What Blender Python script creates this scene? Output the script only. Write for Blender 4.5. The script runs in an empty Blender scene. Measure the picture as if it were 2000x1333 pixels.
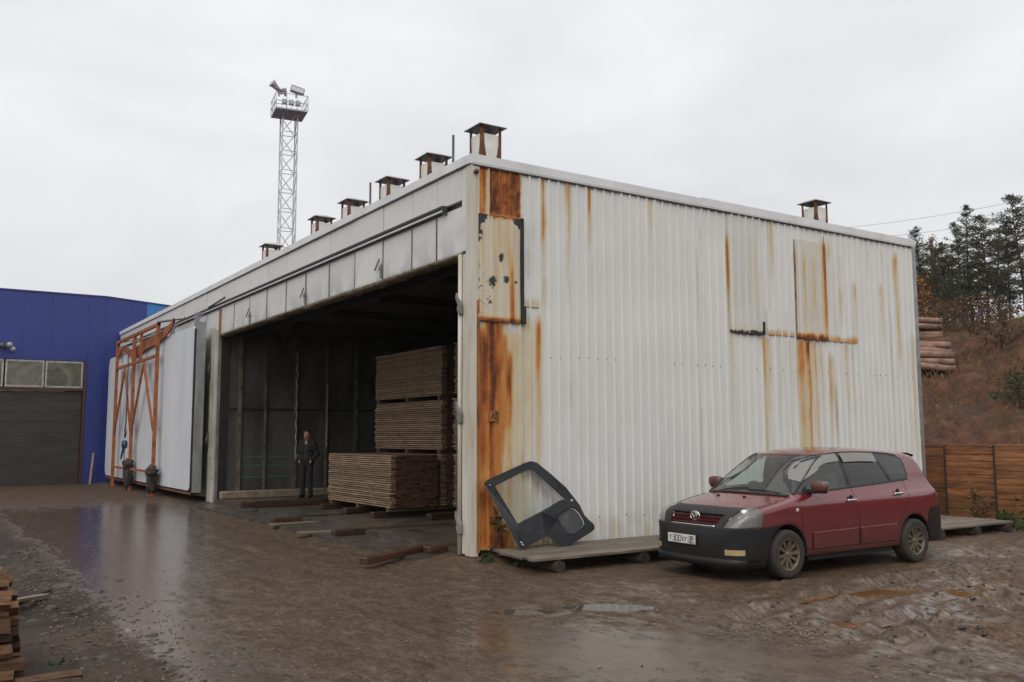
import bpy, bmesh, math, random
import numpy as np
from mathutils import Vector, Matrix, noise as mnoise

D = bpy.data
SC = bpy.context.scene
COL = SC.collection
rad = math.radians
PI = math.pi
rnd = random.Random(7)

# ------------------------------------------------------------------ camera
cam_d = D.cameras.new('camera')
cam_d.sensor_width = 36.0
cam_d.lens = 36.0 * 1767.2 / 2000.0
cam_d.clip_start = 0.05
cam_d.clip_end = 3000.0
cam = D.objects.new('camera', cam_d)
COL.objects.link(cam)
_yaw, _pit, _rol = 0.583955, 0.104745, -0.002898
_f = Vector((math.sin(_yaw) * math.cos(_pit), math.cos(_yaw) * math.cos(_pit), math.sin(_pit)))
_r = Vector((math.cos(_yaw), -math.sin(_yaw), 0.0))
_u = _r.cross(_f)
_r2 = _r * math.cos(_rol) + _u * math.sin(_rol)
_u2 = -_r * math.sin(_rol) + _u * math.cos(_rol)
_m = Matrix((_r2, _u2, -_f)).transposed().to_4x4()
_m.translation = Vector((-7.1204, -11.9034, 1.80))
cam.matrix_world = _m
SC.camera = cam

# ------------------------------------------------------------------ overcast sky
SUN_EL, SUN_AZ = rad(50), rad(226)     # azimuth clockwise from +Y; behind and left of the camera
world = D.worlds.new('World')
SC.world = world
world.use_nodes = True
wn, wl = world.node_tree.nodes, world.node_tree.links
wn.clear()
w_out = wn.new('ShaderNodeOutputWorld')
w_sky = wn.new('ShaderNodeTexSky')
w_sky.sky_type = 'NISHITA'
w_sky.sun_disc = False
w_sky.sun_elevation = SUN_EL
w_sky.sun_rotation = SUN_AZ
w_sky.air_density = 1.0
w_sky.dust_density = 3.0
w_b1 = wn.new('ShaderNodeBackground')
w_b1.inputs['Strength'].default_value = 0.08
wl.new(w_sky.outputs[0], w_b1.inputs[0])
w_tc = wn.new('ShaderNodeTexCoord')
w_sep = wn.new('ShaderNodeSeparateXYZ')
wl.new(w_tc.outputs['Generated'], w_sep.inputs[0])
w_map = wn.new('ShaderNodeMapping')
w_map.inputs['Scale'].default_value = (1.0, 1.0, 2.4)
wl.new(w_tc.outputs['Generated'], w_map.inputs[0])
w_n = wn.new('ShaderNodeTexNoise')
w_n.inputs['Scale'].default_value = 2.1
w_n.inputs['Detail'].default_value = 5.0
w_n.inputs['Roughness'].default_value = 0.5
w_n.inputs['Distortion'].default_value = 0.3
wl.new(w_map.outputs[0], w_n.inputs['Vector'])
w_cr = wn.new('ShaderNodeValToRGB')
w_cr.color_ramp.elements[0].position = 0.30
w_cr.color_ramp.elements[0].color = (0.71, 0.715, 0.74, 1)
w_cr.color_ramp.elements[1].position = 0.70
w_cr.color_ramp.elements[1].color = (0.95, 0.95, 0.96, 1)
wl.new(w_n.outputs['Fac'], w_cr.inputs[0])
# overcast luminance distribution: brighter overhead than at the horizon
w_grad = wn.new('ShaderNodeMapRange')
w_grad.inputs['From Min'].default_value = 0.0
w_grad.inputs['From Max'].default_value = 1.0
w_grad.inputs['To Min'].default_value = 0.93
w_grad.inputs['To Max'].default_value = 1.36
wl.new(w_sep.outputs['Z'], w_grad.inputs['Value'])
w_b2 = wn.new('ShaderNodeBackground')
wl.new(w_cr.outputs[0], w_b2.inputs['Color'])
wl.new(w_grad.outputs[0], w_b2.inputs['Strength'])
w_mix = wn.new('ShaderNodeMixShader')
w_mix.inputs[0].default_value = 0.94
wl.new(w_b1.outputs[0], w_mix.inputs[1])
wl.new(w_b2.outputs[0], w_mix.inputs[2])
wl.new(w_mix.outputs[0], w_out.inputs['Surface'])

sun_d = D.lights.new('sun', 'SUN')
sun_d.energy = 1.25
sun_d.angle = rad(55)
sun_d.color = (1.0, 0.97, 0.93)
sun = D.objects.new('sun', sun_d)
COL.objects.link(sun)
_sd = Vector((math.sin(SUN_AZ) * math.cos(SUN_EL), math.cos(SUN_AZ) * math.cos(SUN_EL), math.sin(SUN_EL)))
sun.rotation_euler = _sd.to_track_quat('Z', 'Y').to_euler()
sun.location = (-20, -30, 40)

SC.view_settings.view_transform = 'Standard'
SC.view_settings.look = 'None'
SC.view_settings.gamma = 1.0
SC.view_settings.exposure = 0.0
SC.view_settings.use_curve_mapping = False
SC.render.engine = 'CYCLES'
SC.cycles.max_bounces = 6
SC.cycles.volume_bounces = 0
SC.cycles.transparent_max_bounces = 12
SC.cycles.use_denoising = True
SC.cycles.caustics_reflective = False
SC.cycles.caustics_refractive = False

# ------------------------------------------------------------------ object helpers
def tag(o, label=None, cat=None, group=None, kind=None):
    if label: o['label'] = label
    if cat: o['category'] = cat
    if group: o['group'] = group
    if kind: o['kind'] = kind
    return o

def link(o, parent=None):
    COL.objects.link(o)
    if parent is not None:
        o.parent = parent
    return o

def empty(name, loc=(0, 0, 0), rz=0.0, parent=None):
    o = D.objects.new(name, None)
    o.empty_display_size = 0.2
    o.location = loc
    o.rotation_euler = (0, 0, rz)
    return link(o, parent)

def copy_tree(o, parent=None):
    c = o.copy()
    COL.objects.link(c)
    c.parent = parent
    for ch in o.children:
        copy_tree(ch, c)
    return c

def me_from(name, v, f, mat=None, smooth=False, attrs=None):
    me = D.meshes.new(name)
    if isinstance(v, np.ndarray): v = v.tolist()
    if isinstance(f, np.ndarray): f = f.tolist()
    me.from_pydata(v, [], f)
    if mat is not None:
        for m in (mat if isinstance(mat, (list, tuple)) else [mat]):
            me.materials.append(m)
    if smooth:
        me.polygons.foreach_set('use_smooth', [True] * len(me.polygons))
    if attrs:
        for k, val in attrs.items():
            a = me.attributes.new(k, 'FLOAT', 'POINT')
            a.data.foreach_set('value', np.asarray(val, dtype=np.float32))
    me.update()
    return me

def ob(name, me, parent=None, loc=(0, 0, 0), rot=(0, 0, 0)):
    o = D.objects.new(name, me)
    o.location = loc
    o.rotation_euler = rot
    return link(o, parent)

class MB:
    """collects simple solids, then links them as one mesh object"""
    def __init__(s):
        s.v, s.f, s.mi, s.sm = [], [], [], []
    def add(s, v, f, mi=0, sm=False):
        b = len(s.v)
        s.v += [tuple(p) for p in v]
        s.f += [tuple(i + b for i in q) for q in f]
        s.mi += [mi] * len(f)
        s.sm += [sm] * len(f)
        return s
    def box(s, c, d, rz=0.0, mi=0, M=None):
        x, y, z = d[0] / 2, d[1] / 2, d[2] / 2
        P = [Vector((a, b, e)) for e in (-z, z) for a, b in ((-x, -y), (x, -y), (x, y), (-x, y))]
        if M is None: M = Matrix.Rotation(rz, 3, 'Z')
        P = [M @ p + Vector(c) for p in P]
        return s.add(P, [(3, 2, 1, 0), (4, 5, 6, 7), (0, 1, 5, 4), (1, 2, 6, 5), (2, 3, 7, 6), (3, 0, 4, 7)], mi)
    def bb(s, x0, x1, y0, y1, z0, z1, mi=0):
        return s.box(((x0 + x1) / 2, (y0 + y1) / 2, (z0 + z1) / 2), (abs(x1 - x0), abs(y1 - y0), abs(z1 - z0)), 0, mi)
    def cbox(s, c, d, b=0.01, M=None, mi=0):
        """box with chamfered edges"""
        x, y, z = d[0] / 2, d[1] / 2, d[2] / 2
        b = min(b, x * .9, y * .9, z * .9)
        if M is None: M = Matrix.Identity(3)
        P, idx = [], {}
        for sx in (-1, 1):
            for sy in (-1, 1):
                for sz in (-1, 1):
                    for k in range(3):
                        q = [sx * x, sy * y, sz * z]
                        for j in range(3):
                            if j != k: q[j] -= (sx, sy, sz)[j] * b
                        idx[(sx, sy, sz, k)] = len(P)
                        P.append(M @ Vector(q) + Vector(c))
        F = []
        for k in range(3):
            i, j = (k + 1) % 3, (k + 2) % 3
            for sk in (-1, 1):
                q = []
                for a, bb_ in ((-1, -1), (1, -1), (1, 1), (-1, 1)):
                    t = [0, 0, 0]; t[k] = sk; t[i] = a; t[j] = bb_
                    q.append(idx[(*t, k)])
                F.append(tuple(q if sk > 0 else q[::-1]))
        for k in range(3):
            i, j = (k + 1) % 3, (k + 2) % 3
            for si in (-1, 1):
                for sj in (-1, 1):
                    t0 = [0, 0, 0]; t1 = [0, 0, 0]
                    t0[i] = t1[i] = si; t0[j] = t1[j] = sj; t0[k] = -1; t1[k] = 1
                    q = [idx[(*t0, i)], idx[(*t0, j)], idx[(*t1, j)], idx[(*t1, i)]]
                    F.append(tuple(q if si * sj > 0 else q[::-1]))
        for sx in (-1, 1):
            for sy in (-1, 1):
                for sz in (-1, 1):
                    q = [idx[(sx, sy, sz, k)] for k in range(3)]
                    F.append(tuple(q if sx * sy * sz > 0 else q[::-1]))
        return s.add(P, F, mi)
    def tube(s, pts, r, n=8, mi=0, cap=True, sm=True):
        pts = [Vector(p) for p in pts]
        rs = r if isinstance(r, (list, tuple)) else [r] * len(pts)
        rings, up = [], None
        for i, p in enumerate(pts):
            t = (pts[min(i + 1, len(pts) - 1)] - pts[max(i - 1, 0)]).normalized()
            if up is None:
                up = Vector((0, 0, 1)) if abs(t.z) < .9 else Vector((1, 0, 0))
            a = t.cross(up).normalized(); b = a.cross(t).normalized(); up = b
            rings.append([p + (a * math.cos(2 * PI * k / n) + b * math.sin(2 * PI * k / n)) * rs[i] for k in range(n)])
        V = [q for rg in rings for q in rg]
        F = []
        for i in range(len(pts) - 1):
            for k in range(n):
                F.append((i * n + k, i * n + (k + 1) % n, (i + 1) * n + (k + 1) % n, (i + 1) * n + k))
        s.add(V, F, mi, sm)
        if cap:
            b = len(s.v) - len(V)
            s.f += [tuple(b + k for k in range(n))[::-1], tuple(b + (len(pts) - 1) * n + k for k in range(n))]
            s.mi += [mi, mi]; s.sm += [False, False]
        return s
    def prism(s, poly, t, M=None, mi=0):
        """2-D polygon (x, y) extruded from z=0 to z=t, then transformed by M (4x4)"""
        n = len(poly)
        M = M or Matrix.Identity(4)
        V = [M @ Vector((x, y, 0)) for x, y in poly] + [M @ Vector((x, y, t)) for x, y in poly]
        F = [tuple(range(n))[::-1], tuple(range(n, 2 * n))] + [(i, (i + 1) % n, n + (i + 1) % n, n + i) for i in range(n)]
        return s.add(V, F, mi)
    def lathe(s, prof, n=24, axis='Y', c=(0, 0, 0), mi=0, sm=True):
        """prof: list of (radius, axial)"""
        V, F = [], []
        for r_, h in prof:
            for k in range(n):
                a = 2 * PI * k / n
                if axis == 'Y': V.append((c[0] + r_ * math.cos(a), c[1] + h, c[2] + r_ * math.sin(a)))
                elif axis == 'Z': V.append((c[0] + r_ * math.cos(a), c[1] + r_ * math.sin(a), c[2] + h))
                else: V.append((c[0] + h, c[1] + r_ * math.cos(a), c[2] + r_ * math.sin(a)))
        for i in range(len(prof) - 1):
            for k in range(n):
                F.append((i * n + k, i * n + (k + 1) % n, (i + 1) * n + (k + 1) % n, (i + 1) * n + k))
        return s.add(V, F, mi, sm)
    def mesh(s, name, mat):
        me = D.meshes.new(name)
        me.from_pydata(s.v, [], s.f)
        for m in (mat if isinstance(mat, (list, tuple)) else [mat]):
            me.materials.append(m)
        me.polygons.foreach_set('material_index', s.mi)
        me.polygons.foreach_set('use_smooth', s.sm)
        me.update()
        return me
    def build(s, name, mat, parent=None, loc=(0, 0, 0), rot=(0, 0, 0), fix=True):
        me = s.mesh(name, mat)
        if fix:
            bm = bmesh.new(); bm.from_mesh(me)
            bmesh.ops.recalc_face_normals(bm, faces=bm.faces)
            bm.to_mesh(me); bm.free()
        return ob(name, me, parent, loc, rot)

# ------------------------------------------------------------------ numpy noise
def vnoise2(x, y, seed=0):
    xi = np.floor(x).astype(np.int64); yi = np.floor(y).astype(np.int64)
    fx = x - xi; fy = y - yi
    fx = fx * fx * fx * (fx * (fx * 6 - 15) + 10); fy = fy * fy * fy * (fy * (fy * 6 - 15) + 10)
    def h(a, b):
        n = (a * 374761393 + b * 668265263 + seed * 974634553) & 0x7fffffff
        n = ((n ^ (n >> 13)) * 1274126177) & 0x7fffffff
        n = n ^ (n >> 16)
        return (n & 0xffff) / 65535.0
    return (h(xi, yi) * (1 - fx) + h(xi + 1, yi) * fx) * (1 - fy) + (h(xi, yi + 1) * (1 - fx) + h(xi + 1, yi + 1) * fx) * fy
def fbm(x, y, oct=4, seed=0, gain=.5):
    s = 0.0; a = 1.0; t = 0.0
    for i in range(oct):
        s = s + a * (vnoise2(x * 2 ** i, y * 2 ** i, seed + i * 17) * 2 - 1); t += a; a *= gain
    return s / t
def sstep(a, b, x):
    t = np.clip((x - a) / (b - a), 0, 1)
    return t * t * (3 - 2 * t)

# ------------------------------------------------------------------ material helpers
def new_mat(name):
    m = D.materials.new(name); m.use_nodes = True
    nt = m.node_tree
    b = nt.nodes['Principled BSDF']
    return m, nt.nodes, nt.links, b
def n_noise(N, L, vec, scale, detail=4, rough=.55, dist=0.0, stretch=None):
    if stretch:
        mp = N.new('ShaderNodeMapping'); mp.inputs['Scale'].default_value = stretch
        L.new(vec, mp.inputs[0]); vec = mp.outputs[0]
    n = N.new('ShaderNodeTexNoise')
    n.inputs['Scale'].default_value = scale
    n.inputs['Detail'].default_value = detail
    n.inputs['Roughness'].default_value = rough
    n.inputs['Distortion'].default_value = dist
    L.new(vec, n.inputs['Vector'])
    return n.outputs['Fac']
def n_ramp(N, L, fac, stops):
    r = N.new('ShaderNodeValToRGB')
    el = r.color_ramp.elements
    while len(el) < len(stops): el.new(0.5)
    for e, (p, c) in zip(el, stops):
        e.position = p
        e.color = (*c, 1) if len(c) == 3 else c
    if fac is not None: L.new(fac, r.inputs[0])
    return r.outputs[0]
def n_math(N, L, op, a, b=None, clamp=False):
    m = N.new('ShaderNodeMath'); m.operation = op; m.use_clamp = clamp
    for i, q in enumerate((a, b)):
        if q is None: continue
        if isinstance(q, (int, float)): m.inputs[i].default_value = q
        else: L.new(q, m.inputs[i])
    return m.outputs[0]
def n_mix(N, L, fac, a, b, blend='MIX'):
    m = N.new('ShaderNodeMix'); m.data_type = 'RGBA'; m.blend_type = blend
    for sock, q in ((m.inputs[0], fac), (m.inputs[6], a), (m.inputs[7], b)):
        if isinstance(q, (int, float)): sock.default_value = q
        elif isinstance(q, tuple): sock.default_value = (*q, 1) if len(q) == 3 else q
        else: L.new(q, sock)
    return m.outputs[2]
def n_bump(N, L, b, h, strength=.3, dist=.02):
    bp = N.new('ShaderNodeBump'); bp.inputs['Strength'].default_value = strength
    bp.inputs['Distance'].default_value = dist
    L.new(h, bp.inputs['Height']); L.new(bp.outputs[0], b.inputs['Normal'])
    return bp
def n_attr(N, name):
    a = N.new('ShaderNodeAttribute'); a.attribute_name = name
    return a.outputs['Fac']
def n_obj(N):
    t = N.new('ShaderNodeTexCoord'); return t.outputs['Object']
def n_rand(N):
    return N.new('ShaderNodeObjectInfo').outputs['Random']

def mat_basic(name, col, rough=.6, metal=0.0, var=.25, scale=6.0, bump=.15, bdist=.01, rand=0.0, stretch=None, rvar=.15, col2=None, spec=None):
    """base colour broken up by noise, a little relief, optional per-object variation"""
    m, N, L, b = new_mat(name)
    v = n_obj(N)
    if rand:
        rr = n_rand(N)
        add = N.new('ShaderNodeVectorMath'); add.operation = 'ADD'
        cx = N.new('ShaderNodeCombineXYZ')
        L.new(n_math(N, L, 'MULTIPLY', rr, 37.0), cx.inputs[0]); L.new(n_math(N, L, 'MULTIPLY', rr, 91.0), cx.inputs[1])
        L.new(v, add.inputs[0]); L.new(cx.outputs[0], add.inputs[1]); v = add.outputs[0]
    n1 = n_noise(N, L, v, scale, 6, .6, .2, stretch)
    c2 = col2 or tuple(c * (1 - var * 1.6) for c in col)
    c = n_ramp(N, L, n1, [(.28, c2), (.72, tuple(min(1, q * (1 + var * .5)) for q in col))])
    if rand:
        k = n_math(N, L, 'ADD', n_math(N, L, 'MULTIPLY', rr, rand * 2), 1 - rand)
        hs = N.new('ShaderNodeHueSaturation'); L.new(k, hs.inputs['Value']); L.new(c, hs.inputs['Color']); c = hs.outputs[0]
    L.new(c, b.inputs['Base Color'])
    b.inputs['Metallic'].default_value = metal
    n2 = n_noise(N, L, v, scale * 5, 3, .6, 0, stretch)
    L.new(n_math(N, L, 'ADD', n_math(N, L, 'MULTIPLY', n2, rvar * 2), rough - rvar, True), b.inputs['Roughness'])
    if spec is not None: b.inputs['Specular IOR Level'].default_value = spec
    if bump: n_bump(N, L, b, n2, bump, bdist)
    return m
# ------------------------------------------------------------------ ground
def mk_mud():
    m, N, L, b = new_mat('wet_mud')
    v = n_obj(N)
    wet = n_attr(N, 'wet'); warm = n_attr(N, 'warm'); dark = n_attr(N, 'dark')
    big = n_noise(N, L, v, .55, 6, .6, .4)
    mid = n_noise(N, L, v, 4.5, 8, .68, .3)
    streak = n_noise(N, L, v, 1.9, 8, .72, 1.3, (3.2, .55, 1))
    sfine = n_noise(N, L, v, 3.4, 8, .78, 1.6, (4.0, .8, 1))
    fine = n_noise(N, L, v, 26, 6, .75)
    c = n_ramp(N, L, mid, [(.25, (.052, .034, .022)), (.52, (.128, .086, .056)), (.8, (.205, .142, .095))])
    c2 = n_ramp(N, L, mid, [(.25, (.074, .043, .024)), (.6, (.180, .110, .064)), (.85, (.26, .168, .10))])
    c = n_mix(N, L, warm, c, c2)
    c3 = n_ramp(N, L, mid, [(.3, (.009, .0075, .0065)), (.75, (.036, .029, .024))])
    c = n_mix(N, L, dark, c, c3)
    c = n_mix(N, L, n_ramp(N, L, big, [(.35, (0, 0, 0)), (.65, (.45, .45, .45))]), c, (.078, .053, .035))
    c = n_mix(N, L, n_ramp(N, L, fine, [(.36, (.75, .75, .75)), (.56, (0, 0, 0))]), c, (.028, .020, .0145))
    c = n_mix(N, L, n_ramp(N, L, fine, [(.60, (0, 0, 0)), (.74, (.55, .55, .55))]), c, (.17, .135, .10))
    rd = n_math(N, L, 'SUBTRACT', 1.0, warm, True)
    c = n_mix(N, L, n_math(N, L, 'MULTIPLY', rd, n_ramp(N, L, sfine, [(.40, (.65, .65, .65)), (.54, (0, 0, 0))])), c, (.034, .024, .016))
    c = n_mix(N, L, n_math(N, L, 'MULTIPLY', rd, n_ramp(N, L, sfine, [(.58, (0, 0, 0)), (.72, (.45, .45, .45))])), c, (.15, .115, .085))
    L.new(c, b.inputs['Base Color'])
    # film of water: patchy, runs along the wheel tracks
    k = n_math(N, L, 'ADD', wet, n_math(N, L, 'MULTIPLY', n_math(N, L, 'SUBTRACT', streak, .5), 1.25))
    k = n_math(N, L, 'ADD', k, n_math(N, L, 'MULTIPLY', n_math(N, L, 'SUBTRACT', mid, .5), .95))
    spk = n_noise(N, L, v, 13, 9, .85, .8)
    k = n_math(N, L, 'ADD', k, n_math(N, L, 'MULTIPLY', n_math(N, L, 'SUBTRACT', spk, .5), 1.25))
    kk = n_ramp(N, L, k, [(.30, (0, 0, 0)), (.62, (1, 1, 1))])
    rg = N.new('ShaderNodeMapRange')
    rg.inputs['To Min'].default_value = .58; rg.inputs['To Max'].default_value = .15
    L.new(kk, rg.inputs['Value'])
    L.new(n_math(N, L, 'ADD', rg.outputs[0], n_math(N, L, 'MULTIPLY', n_math(N, L, 'SUBTRACT', fine, .5), .10), True), b.inputs['Roughness'])
    sp_ = N.new('ShaderNodeMapRange'); sp_.inputs['To Min'].default_value = .10; sp_.inputs['To Max'].default_value = .62
    L.new(kk, sp_.inputs['Value']); L.new(sp_.outputs[0], b.inputs['Specular IOR Level'])
    h = n_math(N, L, 'ADD', n_math(N, L, 'MULTIPLY', mid, .6), n_math(N, L, 'MULTIPLY', fine, .4))
    bp = n_bump(N, L, b, h, .5, .03)
    st = N.new('ShaderNodeMapRange'); st.inputs['To Min'].default_value = .95; st.inputs['To Max'].default_value = .13
    L.new(kk, st.inputs['Value']); L.new(st.outputs[0], bp.inputs['Strength'])
    return m
M_MUD = mk_mud()

def gauss(d, w): return np.exp(-(d / w) ** 2)
PUDDLES = [  # x, y, rx, ry, rot, level, muddy
    (-.42, -3.85, .52, .24, -.6, -.118, 0), (2.75, -4.88, .95, .20, -.22, -.128, 1), (3.75, -5.55, .42, .15, -.3, -.125, 1),
    (.92, -5.9, .33, .13, -.35, -.122, 1), (-1.45, -3.5, .34, .17, -.5, -.115, 0), (1.35, -4.35, .25, .08, -.2, -.122, 1),
    (5.2, -5.35, .6, .14, -.15, -.125, 1)]
TRACKS = [  # polylines of wheel ruts (x, y), depth, width
    ([(-2.2, 20), (-2.35, 8), (-2.3, 2), (-2.1, -2), (-1.5, -5), (-.2, -8), (3, -12)], .022, .15),
    ([(-3.9, 20), (-4.0, 8), (-3.95, 1), (-3.7, -3), (-3.2, -6), (-2, -10)], .018, .16),
    ([(-1.3, 9), (-1.35, 2), (-1.1, -2), (-.5, -4.3), (.6, -6.5), (3, -9)], .02, .13),
    ([(-2.9, 14), (-3.0, 4), (-2.9, -2), (-2.4, -6), (-1, -10)], .014, .14),
    ([(-.6, -5.6), (.8, -5.0), (2.2, -4.75), (4, -4.6), (7, -4.9), (12, -6)], .036, .14),
    ([(-.3, -6.6), (.9, -6.3), (2.0, -6.05), (3.2, -6.1), (5, -6.7), (9, -8)], .034, .13),
    ([(1.9, -8.2), (1.5, -7.2), (1.55, -6.5), (2.2, -5.9), (3.4, -5.75), (6, -6.3)], .038, .12),
    ([(.2, -7.6), (1.0, -5.7), (2.6, -5.2), (5, -5.3), (10, -5.2)], .03, .12),
    ([(-1.5, -4.0), (0, -3.4), (1.4, -3.65), (2.7, -3.62), (5.6, -3.62), (9, -3.3)], .03, .13),
    ([(3, -7.4), (4.5, -6.2), (7, -5.8), (11, -6.4)], .03, .12)]
def catmull(pts, n=24):
    P = [np.array(p, float) for p in pts]; P = [2 * P[0] - P[1]] + P + [2 * P[-1] - P[-2]]
    out = []
    for i in range(1, len(P) - 2):
        for k in range(n):
            t = k / n
            out.append(.5 * (2 * P[i] + (P[i + 1] - P[i - 1]) * t + (2 * P[i - 1] - 5 * P[i] + 4 * P[i + 1] - P[i + 2]) * t * t + (3 * P[i] - P[i - 1] - 3 * P[i + 1] + P[i + 2]) * t ** 3))
    out.append(P[-2])
    return np.array(out)
def poly_dist(X, Y, pl):
    d = np.full(X.shape, 9.0); s = np.zeros(X.shape); acc = 0.0
    for a, b in zip(pl[:-1], pl[1:]):
        lo = np.minimum(a, b) - .6; hi = np.maximum(a, b) + .6
        w = (X > lo[0]) & (X < hi[0]) & (Y > lo[1]) & (Y < hi[1])
        e = b - a; ln = np.hypot(*e) + 1e-9
        if w.any():
            t = np.clip(((X[w] - a[0]) * e[0] + (Y[w] - a[1]) * e[1]) / ln ** 2, 0, 1)
            dd = np.hypot(X[w] - a[0] - t * e[0], Y[w] - a[1] - t * e[1])
            dw = d[w]; sw = s[w]; k = dd < dw
            dw[k] = dd[k]; sw[k] = acc + t[k] * ln
            d[w] = dw; s[w] = sw
        acc += ln
    return d, s
def axis_grid(dense, step, far, gr=(1.09, 1.09)):
    a, b = dense
    xs = list(np.arange(a, b + 1e-6, step))
    s = step
    x = b
    while x < far[1]:
        s *= gr[1]; x += s; xs.append(x)
    s = step; x = a
    while x > far[0]:
        s *= gr[0]; x -= s; xs.insert(0, x)
    return np.array(xs)
def ground_fields(X, Y):
    dx = np.maximum(np.maximum(-X, X - 11.7), 0); dy = np.maximum(np.maximum(-Y, Y - 28.7), 0)
    dist = np.hypot(dx, dy)
    z = -.1 + .085 * sstep(1.3, .15, dist)
    right = sstep(-.6, .9, X) * sstep(-2.4, -3.4, Y) * sstep(-8.5, -7.2, Y)
    right = np.maximum(right, sstep(6.5, 7.5, X) * sstep(1.5, -1, Y))
    left = sstep(-5.0, -5.5, X + .2 * fbm(X * .9, Y * .9, 4, 5) * 2)
    xr = np.interp(Y, [-9, -5, -3, -1, 1.4, 5, 12, 20], [-4.3, -4.55, -4.7, -4.4, -3.7, -2.7, -.9, -.2])
    xl = -5.25 + .25 * fbm(Y * .7, Y * .2, 3, 71)
    wet = .56 * sstep(xl - .25, xl + .2, X) * sstep(xr + .7, xr - .45, X) * sstep(19, 13, Y)
    wet += .40 * gauss(np.hypot((X + 2.3) / 1.0, (Y + 5.0) / 1.9), 1.0)
    wet += .46 * gauss(np.hypot((X + .6) / 1.7, (Y + 6.2) / 1.5), 1.0)
    wet += .10 * gauss(np.hypot((X + 2.0) / 1.6, (Y + 1.2) / 5.0), 1.0)
    wet += .19
    under = gauss(np.maximum(np.hypot((X - 4.15) / 2.5, (Y + 2.8) / .95) - 1, 0), .12)
    wet = wet * (1 - under)
    wet = np.clip(wet, 0, 1) * (1 - left * .8)
    wet = wet * (1 - .6 * right) + right * (.30 + .35 * fbm(X * .7, Y * .7, 3, 81))
    rough = .011 + .026 * right + .026 * left
    film = np.clip((wet - .25) * 2.2, 0, 1) * (1 - right)
    rough = rough * (1 - .95 * film)
    n = fbm(X * 1.3, Y * 1.3, 3, 1) * .7 + fbm(X * 5, Y * 5, 3, 2) * .75 + (1 - np.abs(fbm(X * 2.2, Y * 4.1, 4, 3)) * 3) * .42
    z = z + rough * n
    near = (np.abs(X) < 14) & (Y < 22) & (Y > -13)
    for pl, dep, w in TRACKS:
        d, s = poly_dist(X, Y, catmull(pl))
        soft = .55 + .45 * fbm(X * .8, Y * .8, 2, 11)
        amp = dep * (.75 + 1.9 * right) * soft * (1 - .9 * film)
        tread = .45 * np.sin(s * 2 * PI / .15) * right
        wet = np.clip(wet + (.30 * gauss(d, w * .55) - .10 * gauss(d - w * 1.75, w * .5)) * soft * near * (1 - right) * (1 - film), 0, 1)
        z = z + amp * (-gauss(d, w) * (1 - .3 * tread) + .75 * gauss(d - w * 1.75, w * .55)) * near
    for x, y, rx, ry, a, lev, muddy in PUDDLES:
        u = (X - x) * math.cos(a) + (Y - y) * math.sin(a); v = -(X - x) * math.sin(a) + (Y - y) * math.cos(a)
        q = np.hypot(u / rx, v / ry) + .35 * fbm(X * 2.6, Y * 2.6, 4, 8)
        k = sstep(1.6, .95, q)
        z = z * (1 - k) + k * (lev - .004 + .05 * (q - .95) * (q > .95) - .022 * sstep(1, .5, q))
    # keep tyres and deck bearing on the mud
    car = gauss(np.maximum(np.hypot((X - 4.15) / 2.6, (Y + 2.8) / 1.0) - 1, 0), .25)
    z = z * (1 - .8 * car) + (-.102) * .8 * car
    dark = np.clip(left * (.95 + .8 * fbm(X * .9, Y * .9, 4, 21)), 0, 1) * .97
    warm = np.clip(right * (.55 + .6 * fbm(X * .8, Y * .8, 3, 22)) + .5 * sstep(1.2, .1, dist) * (Y < 2) * (X > -1), 0, 1)
    return z, wet, warm, dark
gx = axis_grid((-8.2, 9.5), .05, (-400, 500))
gy = axis_grid((-9.0, 2.2), .05, (-300, 500), (1.12, 1.045))
# stretch of road that recedes to the blue hall stays finely divided
GX, GY = np.meshgrid(gx, gy, indexing='xy')
GZ, WET, WARM, DARK = ground_fields(GX, GY)
nx, ny = len(gx), len(gy)
idx = np.arange(nx * ny).reshape(ny, nx)
quads = np.stack([idx[:-1, :-1], idx[:-1, 1:], idx[1:, 1:], idx[1:, :-1]], -1).reshape(-1, 4)
g_me = me_from('ground', np.stack([GX, GY, GZ], -1).reshape(-1, 3), quads, M_MUD, True,
               {'wet': WET.ravel(), 'warm': WARM.ravel(), 'dark': DARK.ravel()})
ground = tag(ob('ground', g_me), kind='structure', label='wet muddy yard with wheel ruts and puddles')
def gz_at(x, y):
    return float(ground_fields(np.array([[float(x)]]), np.array([[float(y)]]))[0][0, 0])

m, N, L, b = new_mat('muddy_water')
L.new(n_ramp(N, L, n_noise(N, L, n_obj(N), 3, 3), [(.3, (.105, .052, .018)), (.7, (.19, .098, .038))]), b.inputs['Base Color'])
b.inputs['Roughness'].default_value = .03
M_MUDWATER = m
m, N, L, b = new_mat('rain_water')
L.new(n_ramp(N, L, n_noise(N, L, n_obj(N), 3, 3), [(.3, (.045, .036, .027)), (.7, (.07, .056, .042))]), b.inputs['Base Color'])
b.inputs['Roughness'].default_value = .02
b.inputs['IOR'].default_value = 1.4
M_WATER = m
for x, y, rx, ry, a, lev, muddy in PUDDLES:
    V = [(0, 0, 0)] + [(1.55 * rx * math.cos(t * PI / 16), 1.55 * ry * math.sin(t * PI / 16), 0) for t in range(32)]
    F = [(0, 1 + t, 1 + (t + 1) % 32) for t in range(32)]
    o = ob('puddle', me_from('puddle', V, F, M_MUDWATER if muddy else M_WATER), None, (x, y, lev), (0, 0, a))
    tag(o, 'brown muddy rainwater in a rut' if muddy else 'shallow rainwater lying on the mud', kind='structure')

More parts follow.
